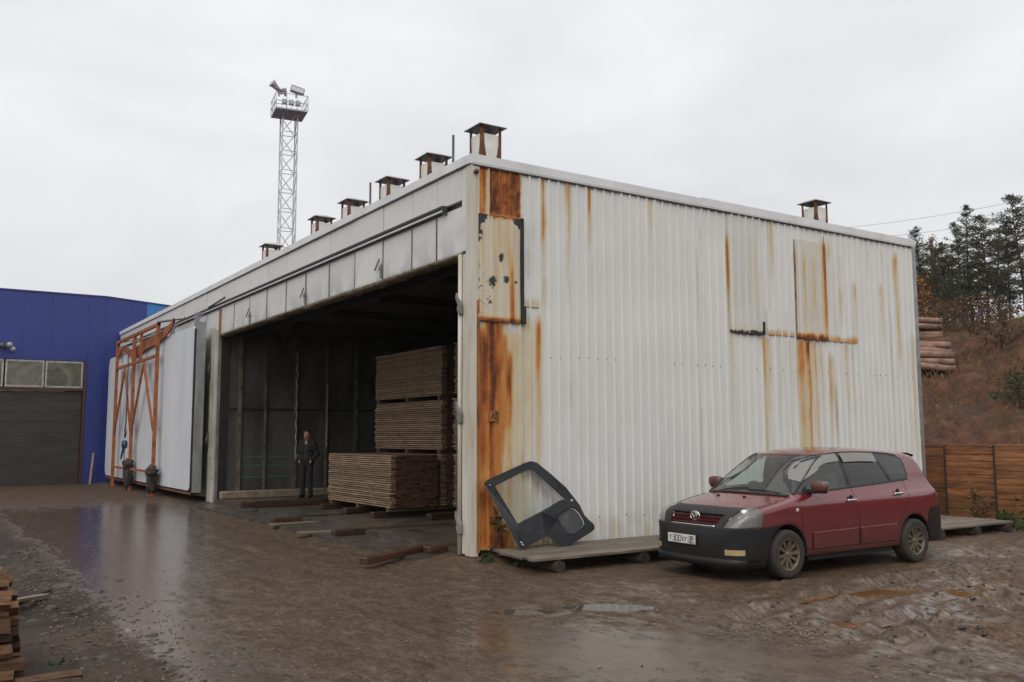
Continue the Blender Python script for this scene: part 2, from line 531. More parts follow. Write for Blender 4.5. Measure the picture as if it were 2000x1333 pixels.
# ------------------------------------------------------------------ hillside
def hill_z(X, Y):
    toe = 15.2 + 1.2 * fbm(Y * .12, Y * .05 + 3, 3, 31)
    t = np.clip((X - toe) / 11.0, 0, 1)
    z = -.25 + 5.75 * (t ** 1.15) * (1 - .12 * np.sin(t * PI)) + .125 * np.maximum(X - 26.5, 0)
    am = sstep(0, .15, t)
    z = z + am * (.6 * fbm(X * .22, Y * .22, 4, 32) + .38 * fbm(X * .8, Y * .8, 4, 33) + .16 * (1 - 2 * np.abs(fbm(X * 1.7, Y * 1.7, 3, 34))))
    fade = sstep(-40, -18, Y) * sstep(75, 45, Y)
    return z * fade - .6 * (1 - fade) * am
hx = np.concatenate([np.arange(14.0, 30, .22), np.arange(30, 120, 1.2)])
hy = np.concatenate([np.arange(-70, -6, 2.0), np.arange(-6, 24, .25), np.arange(24, 130, 2.5)])
HX, HY = np.meshgrid(hx, hy, indexing='xy')
HZ = hill_z(HX, HY)
HZ[:, 0] -= .6; HZ[0, :] -= 2; HZ[-1, :] -= 2
i2 = np.arange(HX.size).reshape(HX.shape)
hq = np.stack([i2[:-1, :-1], i2[:-1, 1:], i2[1:, 1:], i2[1:, :-1]], -1).reshape(-1, 4)
m, N, L, b = new_mat('hill_earth')
v = n_obj(N)
a1 = n_noise(N, L, v, .35, 6, .65, .5); a2 = n_noise(N, L, v, 2.2, 7, .7, .4); a3 = n_noise(N, L, v, .8, 6, .7, .2)
c = n_ramp(N, L, a2, [(.3, (.036, .014, .007)), (.52, (.135, .054, .025)), (.8, (.25, .118, .060))])
c = n_mix(N, L, n_ramp(N, L, a1, [(.50, (0, 0, 0)), (.64, (.7, .7, .7))]), c, n_ramp(N, L, a3, [(.35, (.03, .028, .010)), (.6, (.075, .052, .018)), (.75, (.10, .06, .024))]))
L.new(c, b.inputs['Base Color']); b.inputs['Roughness'].default_value = .9
n_bump(N, L, b, n_math(N, L, 'ADD', a2, n_noise(N, L, v, 7, 6, .75, .5)), 1.0, .16)
M_HILL = m
tag(ob('hillside', me_from('hillside', np.stack([HX, HY, HZ], -1).reshape(-1, 3), hq, M_HILL, True)), 'bare brown earth bank rising behind the plank fence', kind='structure')
def hz_at(x, y):
    return float(hill_z(np.array([[float(x)]]), np.array([[float(y)]]))[0, 0])
# ------------------------------------------------------------------ drying shed
LX, LY, HT, WO, ZL, YJ = 11.69, 28.7, 6.215, 13.85, 4.66, .27

def mk_sheet(name, base, blotch=False):
    m, N, L, b = new_mat(name)
    v = n_obj(N)
    r = n_attr(N, 'rust')
    st = n_noise(N, L, v, 5.0, 6, .7, .3, (7.0, 7.0, .35))
    sp = n_noise(N, L, v, 9.0, 8, .75, .6)
    lo = n_noise(N, L, v, .7, 4, .6)
    k = n_math(N, L, 'ADD', n_math(N, L, 'MULTIPLY', n_math(N, L, 'SUBTRACT', st, .5), .55), n_math(N, L, 'MULTIPLY', n_math(N, L, 'SUBTRACT', sp, .5), .45))
    k = n_math(N, L, 'MULTIPLY', k, n_math(N, L, 'ADD', n_math(N, L, 'MULTIPLY', r, 1.3), .10))
    rr = n_math(N, L, 'ADD', r, k, True)
    white = n_ramp(N, L, lo, [(.3, tuple(q * .93 for q in base)), (.7, base)])
    white = n_mix(N, L, n_math(N, L, 'MULTIPLY', n_ramp(N, L, st, [(.45, (0, 0, 0)), (.75, (1, 1, 1))]), .22), white, tuple(q * s for q, s in zip(base, (.80, .76, .68))))
    white = n_mix(N, L, n_ramp(N, L, sp, [(.70, (0, 0, 0)), (.80, (.4, .4, .4))]), white, (.30, .27, .22))
    rust = n_ramp(N, L, rr, [(.0, (.5, .5, .5)), (.14, (.60, .55, .43)), (.30, (.58, .46, .28)), (.45, (.54, .25, .065)), (.64, (.42, .125, .018)), (.84, (.20, .055, .013)), (1.0, (.085, .028, .012))])
    c = n_mix(N, L, n_ramp(N, L, rr, [(.035, (0, 0, 0)), (.17, (1, 1, 1))]), white, rust)
    if blotch:
        bl = n_math(N, L, 'ADD', n_attr(N, 'black'), n_math(N, L, 'MULTIPLY', n_math(N, L, 'SUBTRACT', n_noise(N, L, v, 12, 6, .7, .5), .5), 1.1))
        c = n_mix(N, L, n_ramp(N, L, bl, [(.40, (0, 0, 0)), (.46, (1, 1, 1))]), c, (.025, .025, .026))
    L.new(c, b.inputs['Base Color'])
    L.new(n_math(N, L, 'ADD', n_math(N, L, 'MULTIPLY', rr, .45), .42, True), b.inputs['Roughness'])
    n_bump(N, L, b, n_math(N, L, 'ADD', sp, n_math(N, L, 'MULTIPLY', lo, 2.0)), .12, .02)
    return m
M_SHEET = mk_sheet('white_profiled_sheet', (.71, .71, .68))
M_OLD = mk_sheet('old_cream_sheet', (.53, .50, .41), True)
M_PATCH = mk_sheet('white_patch_sheet', (.62, .62, .585), True)

# stain map of the gable: x, half width, top z, bottom z, strength
STREAKS = [(1.36, .035, 6.05, 4.3, .78), (1.37, .05, 4.6, 3.4, .28), (1.88, .045, 6.05, 4.7, .46), (1.86, .03, 5.3, 3.6, .22), (2.34, .03, 6.05, 4.85, .74), (2.36, .05, 5.0, 3.6, .16),
           (3.73, .022, 6.02, 5.1, .36), (3.75, .04, 5.2, 3.5, .12), (1.24, .035, 3.85, .6, .62), (1.15, .05, 5.35, 4.8, .30), (1.05, .10, 5.0, 3.9, .14),
           (.20, .13, 3.6, -1.2, .78), (.36, .09, 3.62, -1.2, .93), (.47, .08, 3.62, -.5, .72), (.60, .06, 3.6, .2, .56), (.69, .045, 3.3, -.2, .66), (.82, .12, 3.6, -.5, .30), (1.02, .12, 3.85, -.5, .28), (.92, .025, 1.7, .6, .42),
           (.25, .3, 1.2, -.6, .82), (.55, .22, .55, -.6, .80), (1.9, .02, 3.4, 1.2, .22), (2.05, .05, 2.2, 1.6, .20),
           (6.62, .045, 3.74, -.3, .50), (6.72, .03, 3.7, .4, .26), (7.70, .09, 3.72, -.5, .54), (7.93, .045, 3.72, -.8, .82), (8.13, .06, 3.7, -.2, .42), (8.32, .04, 3.7, .6, .25), (8.60, .06, 3.6, 1.1, .46), (8.72, .04, 3.0, .9, .30), (9.12, .05, 3.7, .8, .28), (9.35, .04, 3.7, 1.2, .20), (5.72, .05, 3.74, .3, .20), (7.05, .06, 3.74, .6, .15), (7.35, .04, 3.7, 1.0, .2),
           (5.655, .028, 5.75, 3.4, .66), (6.90, .03, 6.04, 4.2, .34), (7.16, .025, 5.2, 4.25, .30), (7.56, .035, 5.65, 3.6, .60), (7.85, .03, 5.6, 3.6, .38), (8.12, .03, 5.6, 3.7, .36), (8.50, .04, 5.95, 3.6, .68), (8.65, .03, 5.95, 5.3, .46), (9.48, .03, 5.2, 3.7, .46), (9.0, .04, 5.0, 3.8, .2),
           (10.98, .06, 5.95, 4.3, .50), (11.0, .035, 4.9, 3.0, .46), (10.44, .035, 5.2, 3.4, .42), (10.5, .03, 6.0, 5.1, .3), (10.0, .03, 6.0, 5.0, .24), (11.5, .10, 4.2, -.5, .24), (11.25, .05, 3.6, .3, .14), (4.6, .02, 6.0, 2.0, .10), (4.95, .02, 5.9, 1.0, .16), (3.1, .02, 5.5, 2.5, .09), (2.75, .02, 4.0, .8, .12), (5.2, .02, 3.2, .4, .12), (6.2, .02, 3.5, .5, .1), (10.2, .02, 3.5, .4, .1)]
def rust_map(X, Z):
    r = np.zeros(X.shape)
    wob = .02 * fbm(X * .0 + Z * 1.7, X * 1.1, 3, 41)
    for x, w, zt, zb, a in STREAKS:
        t = (zt - Z) / (zt - zb)
        soft = .04 if zt > 6.0 or abs(zt - 3.72) < .12 else .35
        sd = int(x * 97)
        wx = wob + .012 * fbm(Z * 2.3 + sd, X * .0 + 1.5, 3, sd)
        mod = (.92 if x < 1.3 and zt < 4 else .84) + .45 * fbm(Z * 1.9 + sd, X * 9.0, 3, sd + 5)
        ww = w * (.75 + .6 * np.clip(vnoise2(Z * 1.4 + sd, X * 0, sd + 9), 0, 1))
        pr = sstep(-.02, soft, t * (zt - zb)) * np.clip(1 - t, 0, 1) ** .8 * mod
        r = np.maximum(r, a * pr * np.exp(-((X - x - wx) / ww) ** 2 * .9)) + .17 * a * pr * np.exp(-((X - x - wx) / (ww * 3.2)) ** 2)
    sq = sstep(.10, .15, X) * sstep(.93, .86, X + .05 * fbm(Z * 6, Z * 2, 3, 5)) * sstep(5.22, 5.32, Z)
    sq = sq * (.78 + .28 * fbm(X * 5, Z * 2.2, 4, 45) + .30 * fbm(X * 15, Z * 10, 3, 46)) * (1 - .72 * (np.abs(X - .28) < .035) - .3 * sstep(.25, .1, X) * sstep(5.5, 5.9, Z))
    r = np.maximum(r, sq)
    r = r + .20 * sstep(.75, .05, Z + .25 * fbm(X * 2.2, Z * 1.5, 3, 49)) * (.5 + .8 * fbm(X * 4, Z * 5, 3, 51)) + .035 * np.clip(fbm(X * .5, Z * .4, 3, 47), 0, 1)
    return np.clip(r, 0, 1)
PER = LX / 60.0
PROF = [(0.0, 0.0), (.2, 0.0), (.42, 0.0), (.50, 1.0), (.56, 1.0), (.62, 1.0), (.70, 0.0)]
def corr_mesh(name, x0, x1, z0, z1, y0, mat, depth=.028, dz=.06, phase=0.0, bow=0.0, black=None, seed=0, rust_add=None):
    xs, ps = [], []
    k0 = int(math.floor((x0 - phase) / PER)) - 1
    for k in range(k0, k0 + int((x1 - x0) / PER) + 4):
        for t, h in PROF:
            x = phase + (k + t) * PER
            if x0 < x < x1: xs.append(x); ps.append(h)
    def h_at(x):
        t = ((x - phase) / PER) % 1.0
        q = PROF + [(1.0, 0.0)]
        for (a, ha), (b_, hb) in zip(q[:-1], q[1:]):
            if a <= t <= b_: return ha + (hb - ha) * (t - a) / (b_ - a)
        return 0.0
    xs = [x0] + xs + [x1]; ps = [h_at(x0 + 1e-6)] + ps + [h_at(x1 - 1e-6)]
    zs = np.linspace(z0, z1, max(3, int((z1 - z0) / dz) + 1))
    X, Z = np.meshgrid(np.array(xs), zs)
    Pm = np.array(ps)[None, :].repeat(len(zs), 0)
    wv = .011 * fbm(X * .9 + seed * 3.3, Z * .9, 3, 50 + seed)
    Y = y0 - depth * Pm + wv - bow * np.sin((X - x0) / (x1 - x0) * PI) * sstep(z0 + .5, z0, Z)
    n0, n1 = X.shape
    i = np.arange(X.size).reshape(n0, n1)
    q = np.stack([i[:-1, :-1], i[:-1, 1:], i[1:, 1:], i[1:, :-1]], -1).reshape(-1, 4)
    r = rust_map(X, Z)
    if rust_add is not None: r = np.clip(r + rust_add(X, Z), 0, 1)
    at = {'rust': r.ravel()}
    at['black'] = (1.3 * black(X, Z) if black else np.zeros(X.shape)).ravel()
    return me_from(name, np.stack([X, Y, Z], -1).reshape(-1, 3), q, mat, False, at)

M_TRIM = mat_basic('white_flashing', (.73, .735, .725), .5, 0, .12, 1.5, .05)
def mk_panel(name, base):
    m, N, L, b = new_mat(name)
    v = n_obj(N); rr = n_rand(N)
    st = n_noise(N, L, v, 4.0, 5, .65, .2, (6.0, 6.0, .45))
    lo = n_noise(N, L, v, 1.3, 6, .65, .4)
    soot = n_noise(N, L, v, 2.0, 3, .5, .2, (1, 1.0, .55))
    sx = N.new('ShaderNodeSeparateXYZ'); L.new(v, sx.inputs[0])
    c = n_ramp(N, L, lo, [(.3, tuple(q * .90 for q in base)), (.7, base)])
    c = n_mix(N, L, n_ramp(N, L, st, [(.50, (0, 0, 0)), (.80, (.30, .30, .30))]), c, (.50, .46, .38))
    # soot licking up from the lintel and rust seeping from the lower edge
    up = N.new('ShaderNodeMapRange'); up.inputs['From Min'].default_value = ZL; up.inputs['From Max'].default_value = ZL + .62
    up.inputs['To Min'].default_value = 1.0; up.inputs['To Max'].default_value = 0.0
    L.new(sx.outputs['Z'], up.inputs['Value'])
    sk = n_math(N, L, 'MULTIPLY', up.outputs[0], n_ramp(N, L, soot, [(.47, (0, 0, 0)), (.56, (1, 1, 1))]))
    c = n_mix(N, L, n_math(N, L, 'MULTIPLY', sk, .42), c, (.22, .22, .23))
    up2 = N.new('ShaderNodeMapRange'); up2.inputs['From Min'].default_value = ZL; up2.inputs['From Max'].default_value = ZL + .10
    up2.inputs['To Min'].default_value = 1.0; up2.inputs['To Max'].default_value = 0.0
    L.new(sx.outputs['Z'], up2.inputs['Value'])
    c = n_mix(N, L, n_math(N, L, 'MULTIPLY', up2.outputs[0], n_math(N, L, 'MULTIPLY', lo, .9)), c, (.26, .18, .10))
    hs = N.new('ShaderNodeHueSaturation'); L.new(c, hs.inputs['Color'])
    L.new(n_math(N, L, 'ADD', n_math(N, L, 'MULTIPLY', rr, .10), .94), hs.inputs['Value'])
    L.new(hs.outputs[0], b.inputs['Base Color'])
    b.inputs['Roughness'].default_value = .45
    n_bump(N, L, b, lo, .08, .02)
    return m
M_PANEL = mk_panel('white_sandwich_panel', (.67, .67, .64))
M_CREAM = mat_basic('cream_post_paint', (.52, .50, .43), .6, 0, .35, 3.0, .2, .01, 0, (1, 1, .3))
M_BLACK = mat_basic('black_rubber', (.018, .018, .018), .6)
M_STEEL = mat_basic('galvanised_steel', (.36, .37, .37), .45, .6, .25, 5)
M_DKSTEEL = mat_basic('dark_steel', (.09, .09, .088), .5, .5, .3, 5)
M_RUSTP = mat_basic('rusted_plate', (.20, .070, .030), .75, .1, .45, 9, .3)
M_FOAM = mat_basic('dirty_foam_edge', (.34, .29, .20), .9, 0, .5, 8, .6, .03)
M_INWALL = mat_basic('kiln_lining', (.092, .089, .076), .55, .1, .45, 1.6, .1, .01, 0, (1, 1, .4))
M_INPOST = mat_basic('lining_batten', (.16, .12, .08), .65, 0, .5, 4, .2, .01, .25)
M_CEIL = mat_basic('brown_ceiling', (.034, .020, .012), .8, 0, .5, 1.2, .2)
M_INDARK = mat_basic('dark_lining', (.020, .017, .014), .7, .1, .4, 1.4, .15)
M_CONC = mat_basic('wet_concrete', (.085, .073, .060), .35, 0, .45, 2.5, .25, .01, 0, None, .2)
M_CURB = mat_basic('pale_kerb', (.27, .21, .14), .8, 0, .4, 5, .4, .02)
M_DUCT = mat_basic('duct_white', (.80, .78, .72), .5, 0, .18, 3, .06)
M_TEAL = mat_basic('teal_paint', (.03, .22, .20), .6)
M_STAIN = mat_basic('stained_white_trim', (.60, .595, .55), .55, 0, .2, 2.2, .1, .01, 0, (3, 3, .35), .12, (.44, .36, .24))
M_FOAMW = mat_basic('pale_foam', (.42, .39, .32), .9, 0, .4, 9, .3)
M_SEAM = mat_basic('dirty_seam', (.22, .215, .20), .6, 0, .4, 6, .1, .01, 0, (1, 1, .3))
M_ORUST = mat_basic('orange_rust_stain', (.40, .155, .045), .8, 0, .5, 7, .2, .01, 0, (1, 1, .3))

shed = empty('drying_shed', (0, 0, 0))
tag(shed, 'long rust-streaked white timber drying shed with a wide dark open doorway', 'shed')
def part(name, mb, mat, parent=shed, **k): return mb.build(name, mat, parent, **k)

# gable sheets, one object each
for i in range(12):
    x0 = i * LX / 12; x1 = (i + 1) * LX / 12 + .03
    x1 = min(x1, LX)
    x0 = max(x0, .07)
    ob('wall_sheet', corr_mesh('wall_sheet', x0, x1, .09 + rnd.uniform(-.015, .01), 6.06, -.001 - .007 * (i % 2), M_SHEET, seed=i), shed)
bl1 = lambda X, Z: .42 * sstep(.30, .10, X) * (.55 + .8 * fbm(X * 3, Z * 3, 3, 61)) + .36 * sstep(5.05, 5.25, Z + .1 * fbm(X * 9, Z, 2, 3)) + .50 * gauss(np.hypot((X - .36), (Z - 4.22) * .9), .12) + .46 * gauss(np.hypot(X - .62, Z - 4.27), .10) + .42 * gauss(np.hypot(X - .52, (Z - 4.62) * .5), .08) + .34 * gauss(np.hypot((X - .30), (Z - 3.9) * .6), .10) + .42 * gauss(np.hypot(X - .82, Z - 4.25), .07) + .25 * sstep(.74, .86, X) * sstep(4.9, 5.2, Z)
ob('patch_sheet', corr_mesh('patch_sheet', .10, .885, 3.58, 5.28, -.036, M_OLD, .024, .04, .04, 0, bl1, 3, lambda X, Z: .16 + .42 * np.clip(fbm(X * 7, Z * .8, 3, 66), 0, 1) + .5 * sstep(3.68, 3.60, Z) + .35 * gauss(X - .73, .03) * sstep(4.7, 4.2, Z)), shed)['label'] = 'peeling cream sheet patched over the rusted corner'
part('patch_edge', MB().bb(.888, .935, -.075, -.03, 3.58, 5.29).bb(.9352, .985, -.06, -.028, 3.58, 3.86), M_BLACK)
blA = lambda X, Z: .62 * sstep(3.86, 3.76, Z + .03 * fbm(X * 8, Z, 2, 9)) * (X < 6.6) * (.8 + .4 * fbm(X * 6, Z * 6, 2, 4))
blC = lambda X, Z: .55 * sstep(7.66, 7.56, X) * (np.abs(Z - 4.9) < .5) * (.6 + .7 * fbm(X * 6, Z * 5, 2, 7))
rbot = lambda z0, a: (lambda X, Z: a * sstep(z0 + .16, z0 + .02, Z + .06 * fbm(X * 6, Z * 3, 2, 8)))
ob('patch_sheet', corr_mesh('patch_sheet', 5.66, 6.56, 3.75, 6.055, -.022, M_PATCH, .030, .05, .02, .01, blA, 5, lambda X, Z: rbot(3.75, .15)(X, Z) + .05 + .14 * np.clip(fbm(X * 5, Z * .6, 3, 67), 0, 1)), shed)
ob('patch_sheet', corr_mesh('patch_sheet', 7.55, 8.51, 3.72, 5.76, -.030, M_PATCH, .030, .05, .03, .012, blC, 6, lambda X, Z: rbot(3.72, .8)(X, Z) + .10 + .24 * np.clip(fbm(X * 6, Z * .6, 3, 68), 0, 1)), shed)
ob('patch_sheet', corr_mesh('patch_sheet', 8.53, 9.51, 3.73, 5.95, -.020, M_SHEET, .030, .05, .01, .008, None, 7, lambda X, Z: rbot(3.73, .38)(X, Z) + .03 + .14 * np.clip(fbm(X * 6, Z * .6, 3, 69), 0, 1)), shed)
ob('patch_plate', corr_mesh('patch_plate', 6.70, 7.52, 3.76, 4.28, -.034, M_SHEET, .003, .04, 0, 0, None, 8, rbot(3.76, .40)), shed)
ob('patch_plate', corr_mesh('patch_plate', .94, 1.30, 3.87, 4.33, -.030, M_SHEET, .002, .04, 0, 0, None, 9, rbot(3.87, .25)), shed)
part('patch_edge', MB().bb(6.545, 6.59, -.075, -.046, 3.73, 3.99).bb(5.68, 6.544, -.052, -.047, 3.725, 3.765), M_BLACK)
# screws along the girts
mb = MB()
for zz in (3.08, .47):
    x = .95
    while x < 11.5:
        x += PER * rnd.choice((1, 2, 2, 3, 1))
        xx = (math.floor(x / PER) + .56) * PER
        mb.lathe([(.012, -.040), (.012, -.030), (.0, -.028)][::-1] + [(.0, -.040)], 6, 'Y', (xx, 0, zz + .008 * math.sin(x * 3) + rnd.uniform(-.012, .012)))
tag(part('sheet_screws', mb, M_DKSTEEL), kind='stuff')
# corner trims
part('corner_trim', MB().bb(-.012, .10, -.034, -.004, .0, 6.05).bb(-.012, -.002, -.004, .16, .0, 6.05), M_STAIN)
part('corner_trim', MB().bb(LX - .09, LX + .03, -.05, -.006, .0, 6.05).bb(LX + .015, LX + .03, -.006, .2, .0, 6.05), M_STEEL)
part('rust_strip', MB().bb(.072, .125, -.0375, -.035, .05, 3.9), M_ORUST)
part('lamp_knob', MB().lathe([(.0, -.10), (.03, -.10), (.042, -.08), (.042, -.05), (.02, -.04), (.02, -.03)], 12, 'Y', (.045, 0, 5.93)), M_DKSTEEL)
# hazard plate low on the rusted corner
sg = part('sign_plate', MB().bb(.30, .46, -.046, -.0405, 2.03, 2.19), M_ORUST)
mb = MB()
for (a, b_) in (((.33, 2.06), (.36, 2.17)), ((.35, 2.11), (.43, 2.16)), ((.35, 2.11), (.43, 2.06))):
    mb.tube([(a[0], -.047, a[1]), (b_[0], -.047, b_[1])], .006, 5)
part('painted_mark', mb, M_BLACK, sg)
# roof
part('roof', MB().bb(.0, LX, .0, LY, 6.06, 6.17), M_STEEL)
for x0, x1, yo in ((-.035, 4.96, 0), (4.965, 8.45, -.014), (8.40, LX + .04, -.004)):
    part('verge_flashing', MB().bb(x0, x1, -.055 + yo, .12, 6.075, HT + (.012 if yo < -.01 else 0)).bb(x0, x1, -.050 + yo, -.025 + yo, 6.052, 6.0745), M_TRIM)
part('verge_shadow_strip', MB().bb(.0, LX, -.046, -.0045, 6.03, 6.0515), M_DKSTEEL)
y = -.03
while y < LY:
    y1 = min(y + 4.02, LY + .03)
    part('eave_flashing', MB().bb(-.05 - .004 * (int(y) % 2), .10, y if y > 0 else .125, y1 - .006, 6.075, HT - .003), M_TRIM)
    y = y1
part('eave_flashing', MB().bb(-.046, .10, -.03 + .156, .127, 6.09, HT - .01), M_TRIM)
# front fascia
YB = [.31, 1.13, 2.03, 3.2, 4.47, 5.8, 7.15, 8.42, 9.8, 11.15, 12.5, 13.93]
YB2 = [13.93 + 1.345 * k for k in range(1, 12)] 
allb = YB + [y for y in YB2 if y < LY]
allb[-1] = LY
for i in range(len(allb) - 1):
    a, b_ = allb[i] + .008, allb[i + 1] - .008
    o = rnd.uniform(-.006, .006)
    part('fascia_panel', MB().cbox((.035 + o, (a + b_) / 2, 5.80), (.07, b_ - a, .51), .006), M_PANEL)
    if allb[i + 1] <= 13.95:
        mbp = MB().cbox((.035 + o, (a + b_) / 2, (ZL + 5.44) / 2 + .01), (.07, b_ - a, 5.42 - ZL), .006)
        part('lintel_panel', mbp, M_PANEL)
    else:
        part('wall_panel', MB().cbox((.035 + o, (a + b_) / 2, 2.77), (.07, b_ - a, 5.34), .006), M_PANEL)
part('corner_panel', MB().cbox((.03, .165, 5.375), (.07, .27, 1.35), .008), M_PANEL)
# dark joint behind the panels
part('panel_backing', MB().bb(.072, .10, .02, LY, ZL + .01, 6.05).bb(.072, .10, 13.93, LY, .05, ZL + .008), M_DKSTEEL)
# joints seen as streaked seams
for i, yb in enumerate(YB[1:]):
    part('seam_cover', MB().bb(-.012, .0, yb - .012, yb + .012, ZL + .03, 5.40), M_SEAM if i % 5 else M_RUSTP)
part('rust_strip', MB().bb(-.016, -.001, 13.70, 13.90, ZL + .02, 5.40), M_ORUST)
# ragged lower edge of the lintel
n = 140; V = []; F = []
for i in range(n + 1):
    yy = YJ + (WO - YJ) * i / n
    dz = .035 * float(fbm(np.array([yy * 1.7]), np.array([3.1]), 4, 77)[0]) + .02 * float(fbm(np.array([yy * 7.0]), np.array([1.1]), 2, 78)[0])
    for xx, zz in ((-.004, ZL + .035), (-.006, ZL - .02 + dz), (.22, ZL - .03 + dz), (.24, ZL + .06)):
        V.append((xx, yy, zz))
for i in range(n):
    for k in range(3):
        F.append((i * 4 + k, (i + 1) * 4 + k, (i + 1) * 4 + k + 1, i * 4 + k + 1))
ob('lintel_edge', me_from('lintel_edge', V, F, M_FOAM, True), shed)
# door rail
part('door_rail', MB().bb(-.075, .0, .82, 24.6, 5.452, 5.488), M_TRIM)
part('rail_cover', MB().bb(-.095, -.002, .80, 24.6, 5.50, 5.545).bb(-.06, -.02, .82, 24.6, 5.4885, 5.4995).bb(-.055, -.002, .82, 24.6, 5.432, 5.4515), M_BLACK)
part('rail_cover_end', MB().bb(-.09, -.002, .775, .798, 5.40, 5.545), M_DKSTEEL)
part('rail_wiper', MB().box((-.11, 13.9, 5.58), (.02, 1.7, .05), 0, 0, Matrix.Rotation(rad(-3), 3, 'X')), M_BLACK)
# hooks under the rail
for yy in (3.22, 7.12, 11.04):
    mb = MB()
    mb.box((-.03, yy, 4.84), (.03, .035, .26)).box((-.06, yy + .11, 4.98), (.02, .27, .03), 0, 0, Matrix.Rotation(rad(-42), 3, 'X')).box((-.04, yy, 4.90), (.06, .06, .06))
    part('door_hook', mb, M_SEAM)
# right jamb with angled catches
part('door_jamb', MB().bb(-.004, .05, .165, YJ - .002, .02, ZL - .004).bb(.052, .22, YJ - .06, YJ, .02, ZL - .03), M_STAIN)
part('jamb_pipe', MB().tube([(-.02, YJ + .045, .0), (-.02, YJ + .045, ZL)], .036, 10), M_STAIN)
for zz in (3.85, 2.15, .46):
    mb = MB()
    mb.prism([(-.02, .12), (.0, .20), (.13, .0), (.13, -.14), (.09, -.16), (.02, -.06), (.05, .0)], .05, Matrix.Translation((-.075, YJ + .09, zz)) @ Matrix(((0, 0, 1, 0), (-1, 0, 0, 0), (0, 1, 0, 0), (0, 0, 0, 1))))
    part('door_catch', mb, M_SEAM)
# left jamb
part('door_jamb', MB().bb(-.06, .06, WO + .02, WO + .32, -.02, ZL + .15), M_CREAM)
part('door_reveal', MB().bb(.061, .3, WO, WO + .019, .0, ZL), M_INDARK)
part('door_reveal', MB().bb(-.02, .0605, WO + .005, WO + .0195, .0, ZL), M_SEAM)
part('jamb_pipe', MB().bb(-.10, .0, WO + .40, WO + .52, .0, 4.9).bb(-.02, .0, WO + .321, WO + .399, .05, 4.8), M_CREAM)
mb = MB()
for zz in (1.7, 3.7):
    mb.tube([(-.13, WO + .46, zz - .25), (-.16, WO + .44, zz), (-.12, WO + .46, zz + .22)], [.02, .045, .02], 7)
part('hinge_lump', mb, M_DKSTEEL)
# shell of the shed
part('back_wall', MB().bb(LX - .07, LX, .02, LY, 0, 6.05), M_PANEL)
part('end_wall', MB().bb(.11, LX - .08, LY - .12, LY - .02, 0, 6.05), M_PANEL)
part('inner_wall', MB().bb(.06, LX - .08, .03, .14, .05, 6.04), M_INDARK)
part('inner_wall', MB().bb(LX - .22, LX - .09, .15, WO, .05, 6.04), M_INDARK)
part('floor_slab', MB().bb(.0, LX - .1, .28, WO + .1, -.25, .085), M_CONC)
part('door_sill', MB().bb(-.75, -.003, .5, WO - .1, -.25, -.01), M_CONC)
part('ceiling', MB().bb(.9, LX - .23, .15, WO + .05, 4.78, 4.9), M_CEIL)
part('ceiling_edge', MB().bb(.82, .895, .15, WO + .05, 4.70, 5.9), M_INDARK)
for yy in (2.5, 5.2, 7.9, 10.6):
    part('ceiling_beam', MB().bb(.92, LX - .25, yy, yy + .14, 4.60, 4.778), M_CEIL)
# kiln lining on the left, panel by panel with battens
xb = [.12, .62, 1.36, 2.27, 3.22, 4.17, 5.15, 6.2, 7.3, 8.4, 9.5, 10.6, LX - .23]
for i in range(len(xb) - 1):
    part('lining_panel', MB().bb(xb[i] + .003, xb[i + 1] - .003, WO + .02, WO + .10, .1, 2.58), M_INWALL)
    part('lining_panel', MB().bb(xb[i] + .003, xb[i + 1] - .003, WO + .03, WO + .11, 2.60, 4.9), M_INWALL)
for i, x in enumerate(xb[1:-1]):
    w = .10 if i % 2 == 0 else .055
    part('batten', MB().bb(x - w / 2, x + w / 2, WO - .06, WO + .018, .12, 4.75), M_INPOST)
for x, z0, z1 in ((2.27, 1.1, 4.3), (3.22, 1.5, 3.4)):
    r_ = [(x + .02 * math.sin(k * 2.1), WO - .075, z0 + (z1 - z0) * k / 24) for k in range(25)]
    part('foam_seam', MB().tube(r_, [.012 + .014 * abs(math.sin(k * 1.7)) for k in range(25)], 6), M_FOAMW)
part('lining_rail', MB().bb(.14, LX - .25, WO - .008, WO + .014, 2.56, 2.62), M_INDARK)
part('kerb', MB().cbox((2.7, WO - .16, .19), (5.2, .24, .22), .03), M_CURB)
for zz in (1.22, .98, .66):
    part('painted_line', MB().bb(.64, 2.1, WO + .0155, WO + .0185, zz, zz + .022).bb(-.063, -.0605, WO + .05, WO + .30, zz - .02, zz), M_TEAL)

